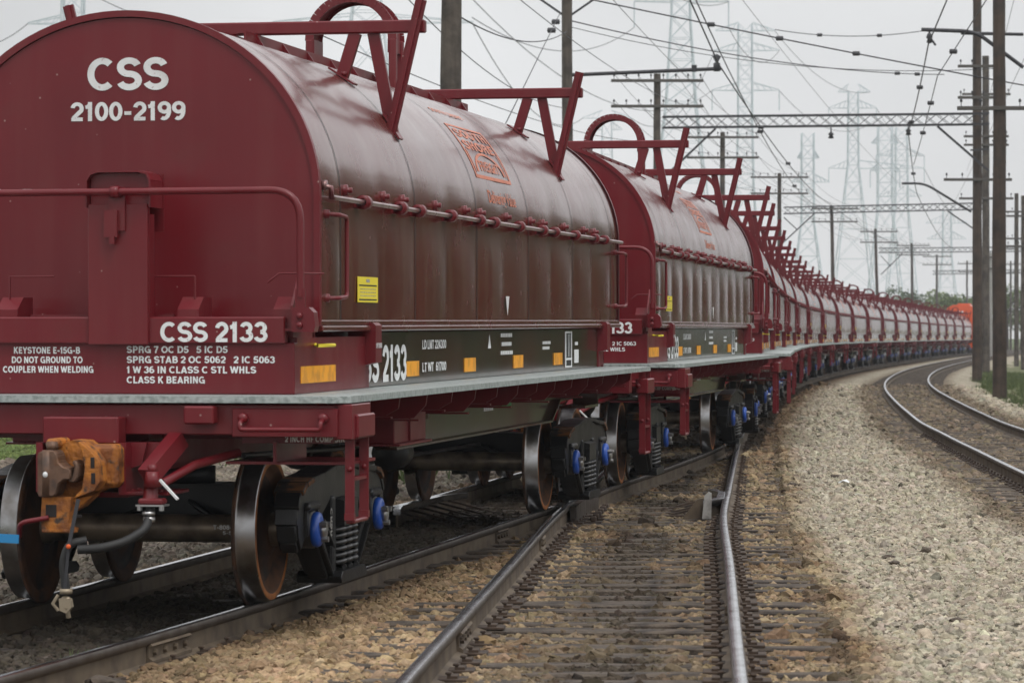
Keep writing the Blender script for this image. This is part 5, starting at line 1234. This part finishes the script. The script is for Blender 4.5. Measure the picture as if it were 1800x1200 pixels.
# ------------------------------------------------------------------ trees and grass
def leaf_mat(name, a, b):
    m = bpy.data.materials.new(name); m.use_nodes = True; t = m.node_tree; p = t.nodes['Principled BSDF']; p.inputs['Roughness'].default_value = .7
    g = t.nodes.new('ShaderNodeNewGeometry'); r_ = t.nodes.new('ShaderNodeValToRGB'); r_.color_ramp.elements[0].color = (*a, 1); r_.color_ramp.elements[1].color = (*b, 1)
    t.links.new(g.outputs['Random Per Island'], r_.inputs[0]); t.links.new(r_.outputs[0], p.inputs['Base Color']); return m
m_leafd = leaf_mat('dark_leaves', (.03, .055, .02), (.085, .125, .04)); m_leafl = leaf_mat('spring_leaves', (.06, .10, .02), (.15, .19, .04)); m_grass = leaf_mat('grass_blades', (.035, .06, .014), (.11, .14, .04))
def tree(X, d, h, w, mat, lab, seed, low=.35, n=1500, ls=1.0):
    rg = np.random.default_rng(seed); root = empty('tree', (X, d, -.6)); tag(root, lab, 'tree', 'far trees beyond the train')
    mb = MB(); mb.tube([(0, 0, 0), (.05*h*rg.uniform(-.3, .3), 0, h*.35), (0, 0, h*.7)], [.03*h, .02*h, .008*h], 7)
    for k in range(6):
        t_ = rg.uniform(0, 6.28); z0 = h*rg.uniform(.3, .55); mb.tube([(0, 0, z0), (math.cos(t_)*w*.35, math.sin(t_)*w*.35, z0+h*.22)], [.011*h, .004*h], 5)
    mb.build('trunk', m_woodd, root)
    cl = [(rg.uniform(-.5, .5)*w*.75, rg.uniform(-.5, .5)*w*.75, h*rg.uniform(low, .86), rg.uniform(.16, .27)*w) for _ in range(15 if low > .2 else 26)]
    ci = rg.integers(0, len(cl), n); vs, fs = [], []
    for i in range(n):
        cx, cy, cz, cr = cl[ci[i]]; v = rg.normal(size=3); v /= np.linalg.norm(v); v = v*cr*rg.uniform(.55, 1.08)
        c = np.array((cx, cy, cz))+v*np.array((1, 1, .8)); a_ = rg.normal(size=3); a_ /= np.linalg.norm(a_); b_ = np.cross(a_, rg.normal(size=3)); b_ /= np.linalg.norm(b_); s = rg.uniform(.12, .30)*ls
        k = len(vs); vs += [c-a_*s, c+b_*s*.6, c+a_*s, c-b_*s*.6]; fs.append((k, k+1, k+2, k+3))
    mb = MB(); mb.add(vs, fs); mb.build('crown', mat, root)
TR = [(1578, 515, 9.0, 7, 0, 'rounded dark tree at the left end of the far tree line'), (1597, 520, 8.5, 7, 0, 'second dark tree of the far tree line'), (1618, 500, 7.6, 7, 0, 'low dark bushy tree beyond the rear cars'),
      (1637, 510, 7.8, 7, 0, 'dark tree right of the low bushy one beyond the rear cars'), (1661, 470, 8.2, 5, 1, 'yellow-green young tree just left of the locomotive roof'), (1652, 460, 6.4, 5, 1, 'small pale shrub-like tree beside the yellow-green one'),
      (1684, 520, 8.0, 7, 0, 'dark tree directly behind the locomotive'), (1702, 500, 7.4, 6, 1, 'pale tree behind the gantry pole'), (1742, 430, 8.4, 6, 0, 'dark tree between the two big right-hand poles'), (1770, 420, 9.0, 6, 1, 'pale green tree right of the nearest right-hand pole'),
      (1796, 430, 8.6, 7, 0, 'dark tree at the right edge of the view'), (1558, 560, 7.0, 7, 0, 'lowest tree where the far tree line starts'), (1718, 560, 9, 8, 0, 'dark tree hidden mostly by the gantry pole')]
for i, (x, d, h, w, k, lab) in enumerate(TR): tree((x-900)/5977*d, d, h*1.15, w, m_leafl if k else m_leafd, lab, 100+i)
BELT_W = ['on its near flank', 'around its middle', 'towards its far end']
for i in range(30):                              # the belt of trees along the right of the line, mostly beyond the frame
    q = i/29; d = 55+150*q+140*q*q; X = .2*d+9.5+(i % 3)*2.2
    tree(X, d, 11+2.2*math.sin(i*2.3), 9.5, m_leafl if i % 6 == 1 else m_leafd, f'{["rounded", "tall", "broad", "loose", "dense"][i % 5]} {["dark", "yellowish", "deep green", "blackish", "plain green", "olive"][i % 6]} tree in the belt right of the poles, {BELT_W[i//10]}', 200+i, .10, 2200, 2.0)
rg = np.random.default_rng(5); vs, fs = [], []
def blades(X, d, z, n, hh, spread):
    for _ in range(n):
        x, y = X+rg.normal()*spread, d+rg.normal()*spread; a = rg.uniform(0, 6.28); h = hh*rg.uniform(.5, 1.2); w = .008+.004*hh*10; lx, ly = rg.normal()*h*.35, rg.normal()*h*.35
        k = len(vs); c, s_ = math.cos(a)*w, math.sin(a)*w; vs.extend([(x-c, y-s_, z), (x+c, y+s_, z), (x+lx, y+ly, z+h)]); fs.append((k, k+1, k+2))
for _ in range(1500):
    d = rg.uniform(60, 190); u = rg.uniform(2.6, 5.4)
    X = farX(d)+u
    if vnoise(u*1.3, d*.22, 31) < .42: continue
    blades(X, d, ground_z(X, d), 12, .14+.10*rg.random(), .16)
for _ in range(900):
    d = rg.uniform(52, 95); X = trainX(d)-rg.uniform(7.5, 13)
    if X/d*5977+900 < 130: continue
    blades(X, d, ground_z(X, d), 14, .28, .25)
mb = MB(); mb.add(vs, fs); o = mb.build('grass', m_grass); tag(o, 'rough green grass beside the right-hand poles and beyond the left of the train', 'grass', kind='stuff')
for (x, d, lab) in ((150, 18.6, 'small weed tuft growing between the rails under the nearest coupler'), (690, 41, 'taller grass clump seen beneath the first car behind its front truck')):
    vs, fs = [], []; X = (x-900)/5977*d; blades(X, d, ground_z(X, d)-.01, 26, .16, .07) if x < 400 else blades(X, d, ground_z(X, d)-.01, 60, .5, .3)
    mb = MB(); mb.add(vs, fs); o = mb.build('weed_tuft', m_grass); tag(o, lab, 'weeds')
# loose debris on the stones
def lump(x, y, d_, s, mat, name, lab, cat):
    X = (x-900)/5977*d_; rg2 = random.Random(x); mb = MB()
    mb.lathe([(-.5*s, .02*s), (-.4*s, .35*s), (.0, .5*s), (.35*s, .3*s), (.5*s, .03*s)], 0, 0, 0, 'x', 7, smooth=False)
    mb.v = [(a+rg2.uniform(-.1, .1)*s, b+rg2.uniform(-.1, .1)*s, c*.5+rg2.uniform(-.05, .05)*s) for a, b, c in mb.v]
    o = mb.build(name, mat); o.location = (X, d_, ground_z(X, d_)+.03); o.rotation_euler = (0, 0, rg2.uniform(0, 3)); tag(o, lab, cat)
def dground(y, z=-.19): return 5977*(CAM_H-z)/(y-592)
for (x, y, s, lab) in ((1562, 985, .11, 'dark stone lying on the pale ballast in the middle of the gravel strip'), (1684, 1107, .10, 'dark round stone on the pale ballast near the bottom right corner'), (1470, 840, .16, 'flat dark scrap on the pale ballast beyond the middle of the gravel strip'), (1396, 854, .16, 'dark scrap of wood on the rusty ballast right of the flared guard rail'), (1572, 996, .09, 'smaller dark stone right beside the one in the middle of the gravel strip')):
    lump(x, y, dground(y), s, m_tie, 'stone', lab, 'stone')
lump(1484, 850, dground(850), .16, m_white, 'litter', 'pale scrap of litter on the gravel between the tracks', 'litter')
lump(185, 1182, dground(1182), .22, m_tie, 'wood_scrap', 'splintered wood scrap beside the near rail at the bottom left', 'wood scrap')

# ------------------------------------------------------------------ haze
hz = MB(); hz.box(-260, 420, -40, 900, -3.0, 75).build('haze', [bpy.data.materials.new('haze_air')])
ho = bpy.data.objects['haze']; tag(ho, kind='stuff'); hm = ho.data.materials[0]; hm.use_nodes = True; t = hm.node_tree; t.nodes.clear()
ou = t.nodes.new('ShaderNodeOutputMaterial'); pv = t.nodes.new('ShaderNodeVolumePrincipled'); pv.inputs['Color'].default_value = (.90, .95, 1.0, 1); pv.inputs['Density'].default_value = .00028
t.links.new(pv.outputs[0], ou.inputs['Volume'])
